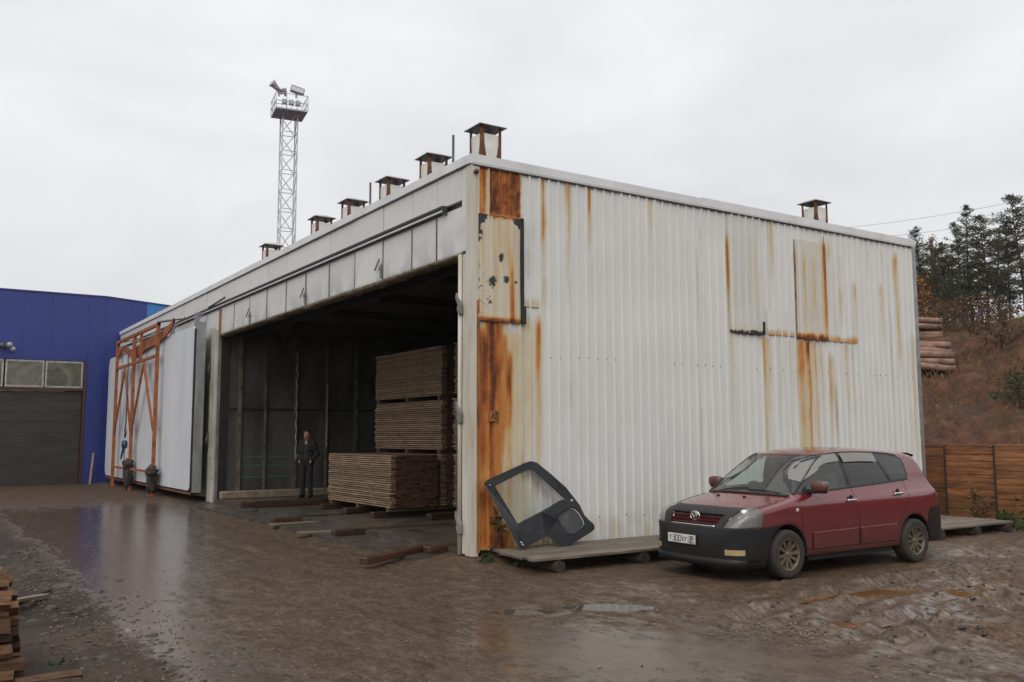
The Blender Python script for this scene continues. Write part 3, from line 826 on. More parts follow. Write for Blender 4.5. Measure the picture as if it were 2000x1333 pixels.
# roof vents: duct, four rusted corner straps, hipped cap
M_CAPW = mat_basic('weathered_cap', (.50, .46, .43), .6, .1, .4, 5, .1, .01, .1)
def make_vent():
    s, zt = .195, 6.97
    d = MB().bb(-s, s, -s, s, 6.12, zt).build('roof_vent', M_DUCT, shed)
    mb = MB()
    for sx, sy in ((-1, -1), (1, -1), (1, 1), (-1, 1)):
        mb = MB()
        k = s + .006
        for ax in (0, 1):
            w0, w1 = .17, .06
            def P(w, z):
                p = [sx * k, sy * k, z]; p[ax] -= (sx, sy)[ax] * w
                return p
            mb.add([(sx * k, sy * k, 6.14), P(w0, 6.14), P(w1, 6.80), P(w1 * .9, 7.10), (sx * k, sy * k, 7.10)], [(0, 1, 2, 3, 4)])
        mb.build('strap', M_RUSTP, d)
    c, ze, za = .275, 7.11, 7.19
    mb = MB()
    mb.add([(-c, -c, ze), (c, -c, ze), (c, c, ze), (-c, c, ze), (-.08, -.08, za), (.08, -.08, za), (.08, .08, za), (-.08, .08, za)],
           [(0, 1, 5, 4), (1, 2, 6, 5), (2, 3, 7, 6), (3, 0, 4, 7), (4, 5, 6, 7)])
    mb.add([(-c, -c, ze - .012), (c, -c, ze - .012), (c, c, ze - .012), (-c, c, ze - .012)], [(3, 2, 1, 0)], 1)
    mb.add([(-c, -c, ze - .012), (c, -c, ze - .012), (c, c, ze - .012), (-c, c, ze - .012), (-c, -c, ze), (c, -c, ze), (c, c, ze), (-c, c, ze)], [(0, 1, 5, 4), (1, 2, 6, 5), (2, 3, 7, 6), (3, 0, 4, 7)])
    mb.build('cap', [M_CAPW, M_DKSTEEL], d)
    return d
vent0 = make_vent()
vs = [(.93, 1.10), (.95, 3.02), (.97, 4.86), (.99, 6.92), (.98, 8.80), (1.0, 12.58), (9.94, 1.27)]
for i, (x, y) in enumerate(vs):
    if i == 0:
        o = vent0
    else:
        o = vent0.copy(); COL.objects.link(o); o.parent = shed
        for ch in vent0.children:
            c = ch.copy(); COL.objects.link(c); c.parent = o
    o.location = (x, y, 0)
    o.rotation_euler = (0, 0, rnd.uniform(-.03, .03))
    if i in (1, 3):
        MB().tube([(.40, -.05, 6.15), (.40, -.05, 7.62)], .025, 7).build('flue_pipe', M_DKSTEEL, o)
# ------------------------------------------------------------------ sliding door panel
M_DOORP = mat_basic('white_door_skin', (.66, .675, .69), .5, 0, .10, .8, .05, .01, 0, (1, 1, .35))
M_ALU = mat_basic('dull_aluminium', (.42, .43, .42), .4, .5, .3, 4, .1, .01, 0, (1, 1, .3))
door = empty('sliding_door', (-.40, 21.2, .28))
tag(door, 'large white sliding door slab hung beside the dark doorway, under the rail', 'door')
def rrect(w, h, r, n=5):
    P = []
    for cx, cy, a0 in ((w / 2 - r, h / 2 - r, 0), (-w / 2 + r, h / 2 - r, 90), (-w / 2 + r, -h / 2 + r, 180), (w / 2 - r, -h / 2 + r, 270)):
        for k in range(n + 1):
            a = rad(a0 + 90 * k / n); P.append((cx + r * math.cos(a), cy + r * math.sin(a)))
    return P
# leaf made of upright insulated panels behind one stretched skin
mb = MB()
mb.prism(rrect(13.55, 4.70, .35), .05, Matrix.Translation((-.10, .12, 2.36)) @ Matrix(((0, 0, 1, 0), (1, 0, 0, 0), (0, 1, 0, 0), (0, 0, 0, 1))))
mb.build('door_skin', M_DOORP, door)
MB().bb(-.045, .10, -6.62, 6.86, .03, 4.66).build('door_leaf', M_DKSTEEL, door)
MB().bb(-.10, .12, -6.95, -6.655, -.02, 4.78).build('edge_frame', M_ALU, door)
MB().bb(-.14, -.102, -6.80, -6.72, .0, 4.6).build('edge_seal', M_BLACK, door)
MB().bb(-.09, .1, -6.65, 6.9, -.10, -.035).build('bottom_frame', M_RUSTP, door)
for y in (-6.0, -3.0, 0.0, 3.0, 6.0):
    MB().bb(.04, .16, y - .05, y + .05, 4.66, 5.14).box((.19, y, 5.11), (.08, .16, .12)).build('hanger', M_STEEL, door)

# ------------------------------------------------------------------ orange lifting frame
def mk_orange():
    m, N, L, b = new_mat('worn_orange_paint')
    v = n_obj(N)
    n1 = n_noise(N, L, v, 5, 7, .7, .4)
    L.new(n_ramp(N, L, n1, [(.34, (.10, .035, .018)), (.47, (.30, .085, .022)), (.7, (.43, .145, .035))]), b.inputs['Base Color'])
    b.inputs['Roughness'].default_value = .6
    n_bump(N, L, b, n1, .2, .01)
    return m
M_ORANGE = mk_orange()
M_RAG = mat_basic('muddy_rag', (.075, .06, .047), .95, 0, .5, 12, .7, .03)
M_BLUEH = mat_basic('blue_hoist', (.035, .09, .17), .45, .2, .4, 9)
lf = empty('lifting_frame', (-.70, 22.0, 0))
tag(lf, 'rusty orange steel lifting frame with V braces in front of the sliding door', 'frame')
PY = [-3.64, .02, 3.2]
for i, y in enumerate(PY):
    MB().box((0, y, 2.72 - .03), (.10, .12, 5.52)).build('post', M_ORANGE, lf)
for z, y0, y1, s in ((5.40, PY[0] - .06, PY[2] + .1, .10), (4.40, PY[0] + .06, PY[2] - .06, .09), (.70, PY[0] + .06, PY[2] - .06, .07)):
    MB().box((.004, (y0 + y1) / 2, z), (s, y1 - y0, s)).build('cross_rail', M_ORANGE, lf)
def bar(a, b, w, t):
    a, b = Vector(a), Vector(b); d = b - a
    z = d.normalized(); x = Vector((1, 0, 0)); y = z.cross(x).normalized()
    return MB().box((a + b) / 2, (t, w, d.length), 0, 0, Matrix((x, y, z)).transposed())
nodes = [(3.05, 2.05), (1.5, 4.30), (.12, 2.05), (-.10, 2.05), (-1.72, 4.30), (-3.50, 2.05)]
for a, b_ in ((0, 1), (1, 2), (3, 4), (4, 5)):
    bar((-.02, *nodes[a]), (-.02, *nodes[b_]), .14, .05).build('brace', M_ORANGE, lf)
for y in (.1, -1.15):
    MB().box((-.012, y, 4.9), (.08, .10, .9)).build('strut', M_ORANGE, lf)
pts = [(4.15, 4.92), (2.6, 5.12), (1.3, 4.85), (.2, 4.85), (-1.4, 4.95), (-3.2, 5.02), (-4.6, 5.18), (-5.15, 5.36)]
cp = catmull(pts, 6)
V, F = [], []
for i, (y, z) in enumerate(cp):
    w = .07 + .10 * math.sin(PI * i / (len(cp) - 1))
    for xx in (.10, .16):
        V += [(xx, y, z - w), (xx, y, z + w)]
for i in range(len(cp) - 1):
    a, c = i * 4, (i + 1) * 4
    F += [(a, c, c + 1, a + 1), (a + 2, a + 3, c + 3, c + 2), (a, a + 2, c + 2, c), (a + 1, c + 1, c + 3, a + 3)]
o = ob('curved_arm', me_from('curved_arm', V, F, M_ORANGE), lf)
MB().tube([(-.02, PY[0], 5.47), (.5, PY[0] - 1.25, 5.50)], .045, 8).build('stay', M_STEEL, lf)
MB().tube([(-.02, PY[2], 5.40), (.5, PY[2] - .9, 5.48)], .035, 8).build('stay', M_STEEL, lf)
for y in PY:
    MB().box((0, y, -.09), (.28, .22, .10)).build('foot', M_RUSTP, lf)
def lump(name, c, size, mat, parent=None, seed=0, n=12, amp=.45):
    bm = bmesh.new(); bmesh.ops.create_icosphere(bm, subdivisions=3, radius=1)
    for v in bm.verts:
        k = 1 + amp * mnoise.fractal(v.co * 1.7 + Vector((seed * 7.1, seed, 0)), .8, 2.1, 4)
        v.co = Vector((v.co.x * size[0] * k, v.co.y * size[1] * k, v.co.z * size[2] * k))
    me = D.meshes.new(name); bm.to_mesh(me); bm.free(); me.materials.append(mat)
    me.polygons.foreach_set('use_smooth', [True] * len(me.polygons))
    return ob(name, me, parent, c)
for k, (y, z, h, lab) in enumerate(((18.36, .45, .42, 'muddy rag bundle tied round the nearest orange post'), (22.02, .55, .48, 'muddy rag bundle tied round the middle orange post'))):
    r = lump('rag_bundle', (-.73, y, z - .02), (.16, .20, h), M_RAG, None, k + 3)
    lump('rag_fold', (-.04, -.10 if k == 0 else .05, h * .75), (.17, .34, .16), M_RAG, r, k + 9)
    tag(r, lab, 'rag', 'rags on the lifting frame')
ch = empty('chain_hoist', (-.84, 22.35, 1.7))
tag(ch, 'small blue chain hoist hanging on a dark cable from the orange frame', 'hoist')
MB().tube([(0, 0, 3.2), (.02, -.02, 1.2), (0, 0, .1)], .022, 6).build('cable', M_DKSTEEL, ch)
MB().tube([(0, 0, -.25), (0, 0, -1.35)], .02, 6).build('chain', M_DKSTEEL, ch)
MB().lathe([(.0, -.09), (.13, -.08), (.16, 0), (.13, .08), (.0, .09)], 14, 'X', (0, 0, -.15)).build('hoist_body', M_BLUEH, ch)
MB().tube([(0, .05, -.2), (-.02, .35, -.55), (-.02, .46, -.68)], [.045, .035, .02], 7).build('lever', M_BLUEH, ch)
MB().tube([(0, .02, .1), (0, -.12, .22), (0, -.10, .36), (0, .04, .40), (0, .10, .32)], [.03, .035, .035, .03, .015], 7).build('hook', M_DKSTEEL, ch)
# pale batten leaning at the far end of the door
bt = MB().box((0, 0, .62), (.05, .16, 1.5), 0, 0, Matrix.Rotation(rad(4), 3, 'Y')).build('leaning_board', mat_basic('fresh_board', (.46, .34, .20), .7, 0, .3, 6, .1), None, (-.95, 28.45, -.20))
tag(bt, 'pale board standing upright against the blue hall by the door slab', 'board')

# ------------------------------------------------------------------ blue hall
YBH = 28.92
def mk_blue(name, col):
    m, N, L, b = new_mat(name)
    v = n_obj(N)
    n1 = n_noise(N, L, v, .5, 5, .6, .2, (1, 1, .4)); n2 = n_noise(N, L, v, 6, 5, .7)
    L.new(n_ramp(N, L, n1, [(.3, tuple(q * .8 for q in col)), (.7, col)]), b.inputs['Base Color'])
    L.new(n_math(N, L, 'ADD', n_math(N, L, 'MULTIPLY', n2, .2), .30), b.inputs['Roughness'])
    n_bump(N, L, b, n1, .06, .05)
    return m
M_BLUE = mk_blue('blue_cladding', (.022, .042, .225))
M_LBLUE = mk_blue('light_blue_cladding', (.035, .20, .50))
M_MAROON = mat_basic('maroon_paint', (.085, .022, .018), .55, 0, .4, 5, .15)
M_SHUT = mat_basic('brown_shutter', (.046, .038, .031), .5, .1, .35, 2, .1, .01, 0, (.5, 1, 2))
M_WFR = mat_basic('white_window_frame', (.40, .39, .36), .55, 0, .3, 6, .1)
def mk_pane():
    m, N, L, b = new_mat('dirty_pane')
    v = n_obj(N)
    n1 = n_noise(N, L, v, 1.1, 4, .55, 1.2)
    L.new(n_ramp(N, L, n1, [(.35, (.055, .055, .042)), (.55, (.13, .125, .095)), (.75, (.22, .215, .17))]), b.inputs['Base Color'])
    b.inputs['Roughness'].default_value = .12
    return m
M_PANE = mk_pane()
hall = empty('blue_hall', (-5, YBH, -.1))
tag(hall, 'bright blue clad industrial hall with brown shutter at the left edge', 'building')
def hpart(name, mb, mat, parent=None): return mb.build(name, mat, parent or hall, (5, -YBH, .1) if parent is None else (0, 0, 0))
def htop(x): return 7.66 if x < -.55 else 7.66 - (x + .55) * .075
xx = [-17.0 + 1.03 * k for k in range(16)] + [-.55, .50, 1.05, 2.1, 3.1, 4.1, 5.1, 6.1]
xx = sorted(x for x in xx if not -1.6 < x < -.6) + [-1.22]
xx = sorted(set(xx))
for a, b_ in zip(xx[:-1], xx[1:]):
    a2, b2 = a + .0025, b_ - .0025
    cut = a < -1.3 and b_ > -5.65
    z0 = 4.92 if cut else -.14
    mat = M_LBLUE if .99 < a < 2.05 else M_BLUE
    V = [(a2, YBH, z0), (b2, YBH, z0), (b2, YBH, htop(b2)), (a2, YBH, htop(a2)), (a2, YBH + .12, z0), (b2, YBH + .12, z0), (b2, YBH + .12, htop(b2)), (a2, YBH + .12, htop(a2))]
    hpart('wall_panel', MB().add(V, [(0, 1, 2, 3), (7, 6, 5, 4), (0, 4, 5, 1), (3, 2, 6, 7), (0, 3, 7, 4), (1, 5, 6, 2)]), mat)
mb = MB()
for a, b_ in ((-17.05, -.55), (-.55, 6.12)):
    mb.add([(a, YBH - .04, htop(a + 1e-3)), (b_, YBH - .04, htop(b_)), (b_, YBH + .3, htop(b_) + .0), (a, YBH + .3, htop(a + 1e-3)), (a, YBH - .04, htop(a + 1e-3) + .05), (b_, YBH - .04, htop(b_) + .05), (b_, YBH + .3, htop(b_) + .05), (a, YBH + .3, htop(a + 1e-3) + .05)],
           [(0, 1, 5, 4), (4, 5, 6, 7), (3, 2, 1, 0), (2, 3, 7, 6), (0, 4, 7, 3), (1, 2, 6, 5)])
hpart('parapet_cap', mb, M_BLUE)
hpart('hall_core', MB().bb(-17.0, 6.0, YBH + 4.5, YBH + 26, -.14, 7.0).bb(-17.0, -5.66, YBH + .13, YBH + 4.49, -.14, 7.0).bb(-1.2, 6.0, YBH + .13, YBH + 4.49, -.14, 7.0).bb(-5.655, -1.205, YBH + .13, YBH + 4.49, 4.95, 7.0), M_BLUE)
sh = None
for k in range(9):
    hpart('shutter_slat', MB().cbox((-3.48, YBH + .14, -.1 + .21 + .42 * k), (4.28, .05, .417), .005), M_SHUT)
hpart('door_frame', MB().bb(-1.325, -1.225, YBH - .03, YBH + .2, -.14, 4.90).bb(-5.75, -5.655, YBH - .03, YBH + .2, -.14, 4.90).bb(-5.652, -1.328, YBH - .02, YBH + .2, 3.70, 3.80), M_MAROON)
for a, b_ in ((-5.64, -4.22), (-4.16, -2.78), (-2.74, -1.345)):
    w = hpart('window', MB().bb(a, b_, YBH + .02, YBH + .09, 3.81, 3.88).bb(a, b_, YBH + .02, YBH + .09, 4.82, 4.90).bb(a, a + .07, YBH + .02, YBH + .09, 3.8805, 4.8195).bb(b_ - .07, b_, YBH + .02, YBH + .09, 3.8805, 4.8195), M_WFR)
    MB().bb(a + .068, b_ - .068, YBH + .045, YBH + .06, 3.878, 4.822).build('pane', M_PANE, w)
# torn insulation above the shutter
V, F = [], []
for i in range(31):
    x = -5.4 + 3.4 * i / 30
    d = .06 + .07 * abs(mnoise.noise(Vector((x * 2.3, 1, 0)))) + .05 * abs(mnoise.noise(Vector((x * 9, 4, 0))))
    V += [(x, YBH + .08, 3.70), (x, YBH + .03 - .03 * abs(mnoise.noise(Vector((x * 5, 8, 0)))), 3.70 - d * (1 - i / 32)), (x, YBH + .11, 3.70 - d * .8)]
for i in range(30):
    a, c = 3 * i, 3 * i + 3
    F += [(a, c, c + 1, a + 1), (a + 1, c + 1, c + 2, a + 2)]
o = ob('torn_insulation', me_from('torn_insulation', V, F, M_WFR, True), hall, (5, -YBH, .1))
fl = hpart('wall_lamp', MB().box((-4.22, YBH - .10, 5.33), (.10, .20, .06)), M_DKSTEEL)
MB().lathe([(.0, 0), (.10, -.02), (.13, -.14), (.0, -.15)], 12, 'Y', (-4.34, YBH - .18, 5.40)).build('lamp_head', M_DKSTEEL, fl)
MB().lathe([(.0, 0), (.09, -.02), (.11, -.10), (.0, -.11)], 12, 'Y', (-4.08, YBH - .20, 5.44)).build('lamp_head', M_WFR, fl)
MB().lathe([(.0, 0), (.08, -.02), (.10, -.10), (.0, -.11)], 12, 'Y', (-3.96, YBH - .16, 5.28)).build('lamp_head', M_WFR, fl)

# ------------------------------------------------------------------ floodlight mast
M_MASTHAZE = mat_basic('mast_galvanised_hazed', (.50, .505, .51), .6, .1, .2, 3)  # paler than galvanised steel: fading into haze is put into the colour
M_LAMPR = mat_basic('lamp_housing', (.42, .36, .36), .5, .2, .3, 4)
M_LENS = mat_basic('lamp_glass', (.55, .56, .57), .1, .1, .1, 4)
mx, my = 13.3, 46.64
mast = empty('floodlight_mast', (mx, my, -.3), rad(-33.5 + 24.0))
tag(mast, 'tall grey lattice floodlight mast rising behind the shed roof', 'mast')
a = .50; ZM = 24.05
for sx, sy in ((-1, -1), (1, -1), (1, 1), (-1, 1)):
    MB().tube([(sx * a, sy * a, 0), (sx * a, sy * a, ZM)], .045, 6).build('leg', M_MASTHAZE, mast)
mb = MB()
nc = 18; hc = ZM / nc
C4 = [(-a, -a), (a, -a), (a, a), (-a, a)]
for k in range(nc):
    z0, z1 = k * hc, (k + 1) * hc
    for j in range(4):
        p, q = C4[j], C4[(j + 1) % 4]
        if j % 2: p, q = q, p
        mb.tube([(*p, z0), (*q, z1)], .028, 5, cap=False).tube([(*p, z1), (*q, z1)], .026, 5, cap=False)
tag(mb.build('lattice', M_MASTHAZE, mast, fix=False), kind='stuff')
for k in (12, 13):
    MB().tube([(-a, -a, 11.6 + (k - 12) * 0), (a, a, 11.6)], .04, 5).build('tie', M_MASTHAZE, mast) if k == 12 else None
MB().bb(-.05, .55, -.55, .2, 11.55, 11.63).build('rest_plate', M_DKSTEEL, mast)
P0, P1 = 1.06, 1.06
MB().bb(-P0, P0, -P1, P1, ZM, ZM + .10).build('platform', M_MASTHAZE, mast)
mb = MB()
Q4 = [(-P0, -P1), (P0, -P1), (P0, P1), (-P0, P1)]
for j in range(4):
    p, q = Vector((*Q4[j], 0)), Vector((*Q4[(j + 1) % 4], 0))
    for z in (.55, 1.10): mb.tube([(p.x, p.y, ZM + z), (q.x, q.y, ZM + z)], .025, 5)
    for t in (0, .33, .66): s_ = p.lerp(q, t); mb.tube([(s_.x, s_.y, ZM + .1), (s_.x, s_.y, ZM + 1.1)], .025, 5)
mb.build('guard_rail', M_MASTHAZE, mast)
for k in range(3):
    c = MB().cbox((-.45 + .45 * k, -.75, ZM + .62), (.34, .25, .34), .04).build('floodlight', M_LAMPR, mast)
    MB().bb(-.58 + .45 * k, -.32 + .45 * k, -.885, -.876, ZM + .50, ZM + .74).build('lens', M_LENS, c)
c = MB().tube([(.35, -.5, ZM + 1.1), (.35, -.5, ZM + 1.45)], .05, 6).cbox((.42, -.55, ZM + 1.62), (.95, .30, .55), .06, Matrix.Rotation(rad(12), 3, 'Y') @ Matrix.Rotation(rad(-18), 3, 'X')).build('floodlight', M_LAMPR, mast)
MB().cbox((.42, -.72, ZM + 1.585), (.78, .03, .34), .01, Matrix.Rotation(rad(12), 3, 'Y') @ Matrix.Rotation(rad(-18), 3, 'X')).build('lens', M_LENS, c)
c = MB().tube([(-.75, -.3, ZM + 1.1), (-.85, -.35, ZM + 1.5)], .05, 6).tube([(-.55, -.25, ZM + 1.35), (-.95, -.45, ZM + 1.62), (-1.12, -.53, ZM + 1.74), (-1.30, -.60, ZM + 1.86)], [.12, .17, .20, .30], 12).build('floodlight', M_LAMPR, mast)
MB().tube([(-1.00, -.47, ZM + 1.66), (-1.06, -.50, ZM + 1.70)], .21, 12).build('lamp_ring', M_LENS, c)
MB().tube([(-.35, -.45, ZM + 1.1), (-.42, -.5, ZM + 1.4), (-.50, -.55, ZM + 1.62)], [.05, .15, .17], 10).build('floodlight', M_LAMPR, mast)

# ------------------------------------------------------------------ sawn timber bundles
M_BOARD = mat_basic('fresh_sawn_board', (.30, .20, .115), .75, 0, .40, 5, .15, .005, .24, (3, .6, 6))
M_BOARDSHADE = mat_basic('board_inner_shaded', (.13, .062, .033), .8, 0, .4, 5, .15, .005, .15)  # darker copy of the board wood, shade on unlit bundle sides is painted in
M_STICK = mat_basic('sticker', (.12, .075, .045), .8, 0, .3, 8, .1)
BW, BL, NLAY, PIT, TH = 1.14, 3.46, 24, .0465, .031
b_me = MB().cbox((.06, BL / 2, TH / 2), (.12, BL, TH), .003).mesh('board', M_BOARD)
def rest_mesh(seed):
    r = random.Random(seed); mb = MB()
    for k in range(NLAY):
        x = .124
        while x < BW - .05:
            w = min(r.uniform(.105, .15), BW - x)
            a0, a1 = r.uniform(-.03, .03), BL + r.uniform(-.03, .03)
            mb.bb(x, x + w - .006, a0, a1, k * PIT, k * PIT + TH)
            x += w
    return mb.mesh('inner_boards', M_BOARDSHADE)
rest = [rest_mesh(s) for s in (1, 2)]
mbs = MB()
for k in range(NLAY - 1):
    for y in (.06, .95, 1.75, 2.55, BL - .06):
        mbs.bb(.004, BW - .01, y - .02, y + .02, k * PIT + TH + .0005, (k + 1) * PIT - .0005)
s_me = mbs.mesh('stickers', M_STICK)
be_me = MB().cbox((BW / 2, 0, .045), (BW, .10, .09), .006).mesh('bearer', M_STICK)
def bundle(x, y, z, lab, seed):
    r = random.Random(seed)
    e = empty('timber_bundle', (x, y, z), rad(r.uniform(-.3, .3)))
    tag(e, lab, 'lumber', 'stickered bundles of sawn boards in the shed')
    for k in range(NLAY):
        ob('board', b_me, e, (r.uniform(-.018, .018), r.uniform(-.045, .045), k * PIT + r.uniform(-.002, .002)))
    tag(ob('inner_boards', rest[seed % 2], e), kind='stuff')
    tag(ob('stickers', s_me, e), kind='stuff')
    for yy in (.15, BL / 2, BL - .15):
        ob('bearer', be_me, e, (0, yy, -.0915))
    return e
bundle(1.37, 5.61, .30, 'pale front bundle of sawn boards standing alone on the floor beams', 1)
for k, nm in enumerate(('bottom', 'middle', 'top')):
    bundle(2.63, 5.68, .30 + k * 1.205, f'{nm} board bundle of the tall pile behind the pale front bundle', 2 + k)
    bundle(2.66, 1.72, .31 + k * 1.21, f'{nm} board bundle of the tall pile showing beside the right doorpost', 5 + k)

# ------------------------------------------------------------------ loose beams in the doorway
M_BEAM = mat_basic('wet_dark_timber', (.060, .030, .018), .45, 0, .5, 4, .3, .01, .35, (.6, 4, 4))
M_BEAMR = mat_basic('wet_red_timber', (.085, .034, .017), .45, 0, .5, 4, .3, .01, .2, (.6, 4, 4))
M_PLANKW = mat_basic('worn_pale_plank', (.20, .15, .105), .5, 0, .45, 4, .2, .01, .25, (.6, 4, 4))
def timber(name, c, d, rz, mat, lab, ry=0.0, cat='beam', grp='loose beams in the doorway', b=.012):
    M = Matrix.Rotation(rz, 3, 'Z') @ Matrix.Rotation(ry, 3, 'Y')
    o = MB().cbox((0, 0, 0), d, b).build(name, mat, None, c)
    o.rotation_euler = M.to_euler()
    return tag(o, lab, cat, grp)
timber('timber_beam', (.85, 10.2, .165), (2.5, .17, .155), .02, M_BEAM, 'dark beam lying on the floor nearest the man')
timber('timber_beam', (.45, 7.22, .035), (2.1, .22, .10), -.03, M_BEAMR, 'dark red beam in the doorway level with the front bundle')
timber('timber_beam', (.62, 3.9, .045), (2.4, .24, .11), -.06, M_BEAM, 'wet dark beam in the doorway between front bundle and right doorpost')
timber('timber_beam', (.25, .82, .045), (1.2, .2, .11), .05, M_BEAM, 'short dark beam at the foot of the right doorpost')
timber('timber_beam', (-.86, .76, .025), (1.62, .15, .10), math.atan2(.71, 1.40), M_BEAMR, 'square reddish beam lying askew on the mud before the doorway', -.02)
timber('timber_beam', (3.9, 7.4, .145), (5.6, .20, .12), 0, M_BEAM, 'long low beam carrying the front and tall bundles near their middle')
timber('timber_beam', (3.9, 5.95, .145), (5.6, .20, .12), 0, M_BEAM, 'long low beam carrying the right end of the front bundle')
timber('timber_beam', (3.9, 8.8, .145), (5.6, .20, .12), 0, M_BEAM, 'long low beam carrying the left end of the front bundle')
timber('timber_beam', (4.2, 4.9, .15), (4.6, .20, .13), 0, M_BEAM, 'long low beam under the left end of the right-hand tall pile')
timber('timber_beam', (4.2, 2.2, .15), (4.6, .20, .13), 0, M_BEAM, 'long low beam under the far end of the right-hand tall pile')
PG = 'pale planks on the doorway floor'
timber('plank', (.05, 6.45, .012), (1.9, .24, .045), -.05, M_PLANKW, 'pale plank lying flat on the sill before the front bundle', 0, 'plank', PG, .006)
timber('plank', (-.35, 4.55, .010), (1.3, .20, .045), -.16, M_PLANKW, 'short pale plank lying flat at the sill edge in the mud', 0, 'plank', PG, .006)
mt = empty('timber_pallet', (1.66, 11.25, .0855)); tag(mt, 'low dark timber pallet under the feet of the man', 'pallet')
for yy in (-.3, 0, .3): MB().bb(-.6, .6, yy - .05, yy + .05, 0, .07).build('runner', M_BEAM, mt)
for k in range(6): MB().cbox((-.5 + .2 * k, 0, .0925), (.18, .8, .043), .005).build('slat', M_BEAM, mt)

# ------------------------------------------------------------------ boardwalk along the gable
M_DECK = mat_basic('weathered_deck', (.175, .142, .108), .6, 0, .45, 4, .3, .008, .22, (.5, 5, 5))
M_LOG = mat_basic('bark_log', (.050, .036, .027), .9, 0, .5, 6, .6, .02, .2)
def deck(x0, x1, y0, y1, zt, lab, skew=0.0, np_=8, supports=()):
    e = empty('boardwalk', (x0, y0, zt))
    tag(e, lab, 'boardwalk', 'boardwalk along the shed')
    w = (y1 - y0) / np_
    for k in range(np_):
        l0 = skew * (k / np_) + rnd.uniform(-.05, .05); l1 = x1 - x0 + rnd.uniform(-.06, .06)
        o = MB().cbox(((l0 + l1) / 2, w * (k + .5), -.022 + rnd.uniform(-.004, .006)), (l1 - l0, w - .014, .042), .005).build('plank', M_DECK, e)
    for sx in supports:
        MB().tube([(sx, -.02, -.135), (sx, y1 - y0, -.135)], .088, 12).build('log_bearer', M_LOG, e)
    return e
deck(.12, 4.3, -1.50, -.14, .115, 'weathered grey boardwalk at the foot of the gable, left of the car', .16, 8, (.42, 2.0, 3.8))
deck(4.33, 8.3, -1.46, -.14, .11, 'weathered grey boardwalk hidden mostly behind the parked red car', 0, 8, (.3, 2.0, 3.6))
deck(8.4, 11.2, -2.2, -.14, .105, 'short wide boardwalk end behind the rear bumper of the car', 0, 11, (.3, 1.5, 2.6))

# ------------------------------------------------------------------ loader cab door leaning on the gable
M_CABD = mat_basic('charcoal_door_paint', (.043, .045, .049), .38, .0, .18, 3, .05)
def mk_glass(name, tint, rough=.02, op=0.0, f0=.06):
    m, N, L, b = new_mat(name)
    N.remove(b)
    out = [n for n in N if n.type == 'OUTPUT_MATERIAL'][0]
    lw = N.new('ShaderNodeLayerWeight'); lw.inputs['Blend'].default_value = .5
    fr = N.new('ShaderNodeMath'); fr.operation = 'MULTIPLY_ADD'; fr.inputs[1].default_value = 1 - f0; fr.inputs[2].default_value = f0
    L.new(n_math(N, L, 'POWER', lw.outputs['Facing'], 4.0), fr.inputs[0])
    tr = N.new('ShaderNodeBsdfTransparent'); tr.inputs[0].default_value = (*tint, 1)
    gl = N.new('ShaderNodeBsdfGlossy'); gl.inputs['Roughness'].default_value = rough; gl.inputs[0].default_value = (.9, .9, .9, 1)
    mx_ = N.new('ShaderNodeMixShader')
    L.new(fr.outputs[0], mx_.inputs[0]); L.new(tr.outputs[0], mx_.inputs[1]); L.new(gl.outputs[0], mx_.inputs[2])
    src = mx_.outputs[0]
    if op:
        df = N.new('ShaderNodeBsdfDiffuse'); df.inputs[0].default_value = (.35, .34, .31, 1)
        m2 = N.new('ShaderNodeMixShader'); m2.inputs[0].default_value = op
        L.new(src, m2.inputs[1]); L.new(df.outputs[0], m2.inputs[2]); src = m2.outputs[0]
    L.new(src, out.inputs['Surface'])
    return m
M_CABG = mk_glass('cab_glass', (.88, .90, .86), .03, .06)
OUT = [(.091, 1.028), (.17, 1.085), (.928, 1.342), (1.026, 1.363), (1.133, 1.338), (1.37, 1.135), (1.602, .915), (1.798, .62), (1.85, .45), (1.93, .36), (1.99, .309), (2.0, .262), (1.985, .22), (1.915, .182), (1.453, .008), (1.38, -.002), (1.313, .003), (1.23, .02), (1.18, .06), (1.089, .148), (1.05, .165), (1.0, .158), (.607, .017), (.55, .012), (.507, .038)]
WIN = [(.275, .991), (.60, 1.115), (.86, 1.207), (.95, 1.222), (1.026, 1.203), (1.179, 1.056), (1.516, .727), (1.04, .545), (.564, .375)]
SML = [(1.31, .42), (1.335, .48), (1.40, .515), (1.56, .577), (1.63, .582), (1.69, .565), (1.75, .50), (1.815, .375), (1.815, .31), (1.76, .262), (1.56, .172), (1.49, .163), (1.43, .195), (1.36, .30)]
def plate_holes(outer, holes, t0, t1, mat, name, parent):
    bm = bmesh.new()
    edges = []
    for lp in [outer] + holes:
        vs_ = [bm.verts.new((x, y, 0)) for x, y in lp]
        for i in range(len(vs_)): edges.append(bm.edges.new((vs_[i], vs_[(i + 1) % len(vs_)])))
    bmesh.ops.triangle_fill(bm, use_beauty=True, edges=edges)
    def inside(pt, poly):
        c = False
        for i in range(len(poly)):
            (x0, y0), (x1, y1) = poly[i], poly[i - 1]
            if (y0 > pt[1]) != (y1 > pt[1]) and pt[0] < (x1 - x0) * (pt[1] - y0) / (y1 - y0) + x0: c = not c
        return c
    kill = [f for f in bm.faces if any(inside(f.calc_center_median(), h) for h in holes)]
    if kill: bmesh.ops.delete(bm, geom=kill, context='FACES_ONLY')
    r = bmesh.ops.extrude_face_region(bm, geom=bm.faces[:])
    for v in r['geom']:
        if isinstance(v, bmesh.types.BMVert): v.co.z = t1
    for v in bm.verts:
        if v.co.z != t1: v.co.z = t0
    bmesh.ops.recalc_face_normals(bm, faces=bm.faces)
    me = D.meshes.new(name); bm.to_mesh(me); bm.free(); me.materials.append(mat)
    return ob(name, me, parent)
cd = empty('cab_door', (0, -.55, .122))
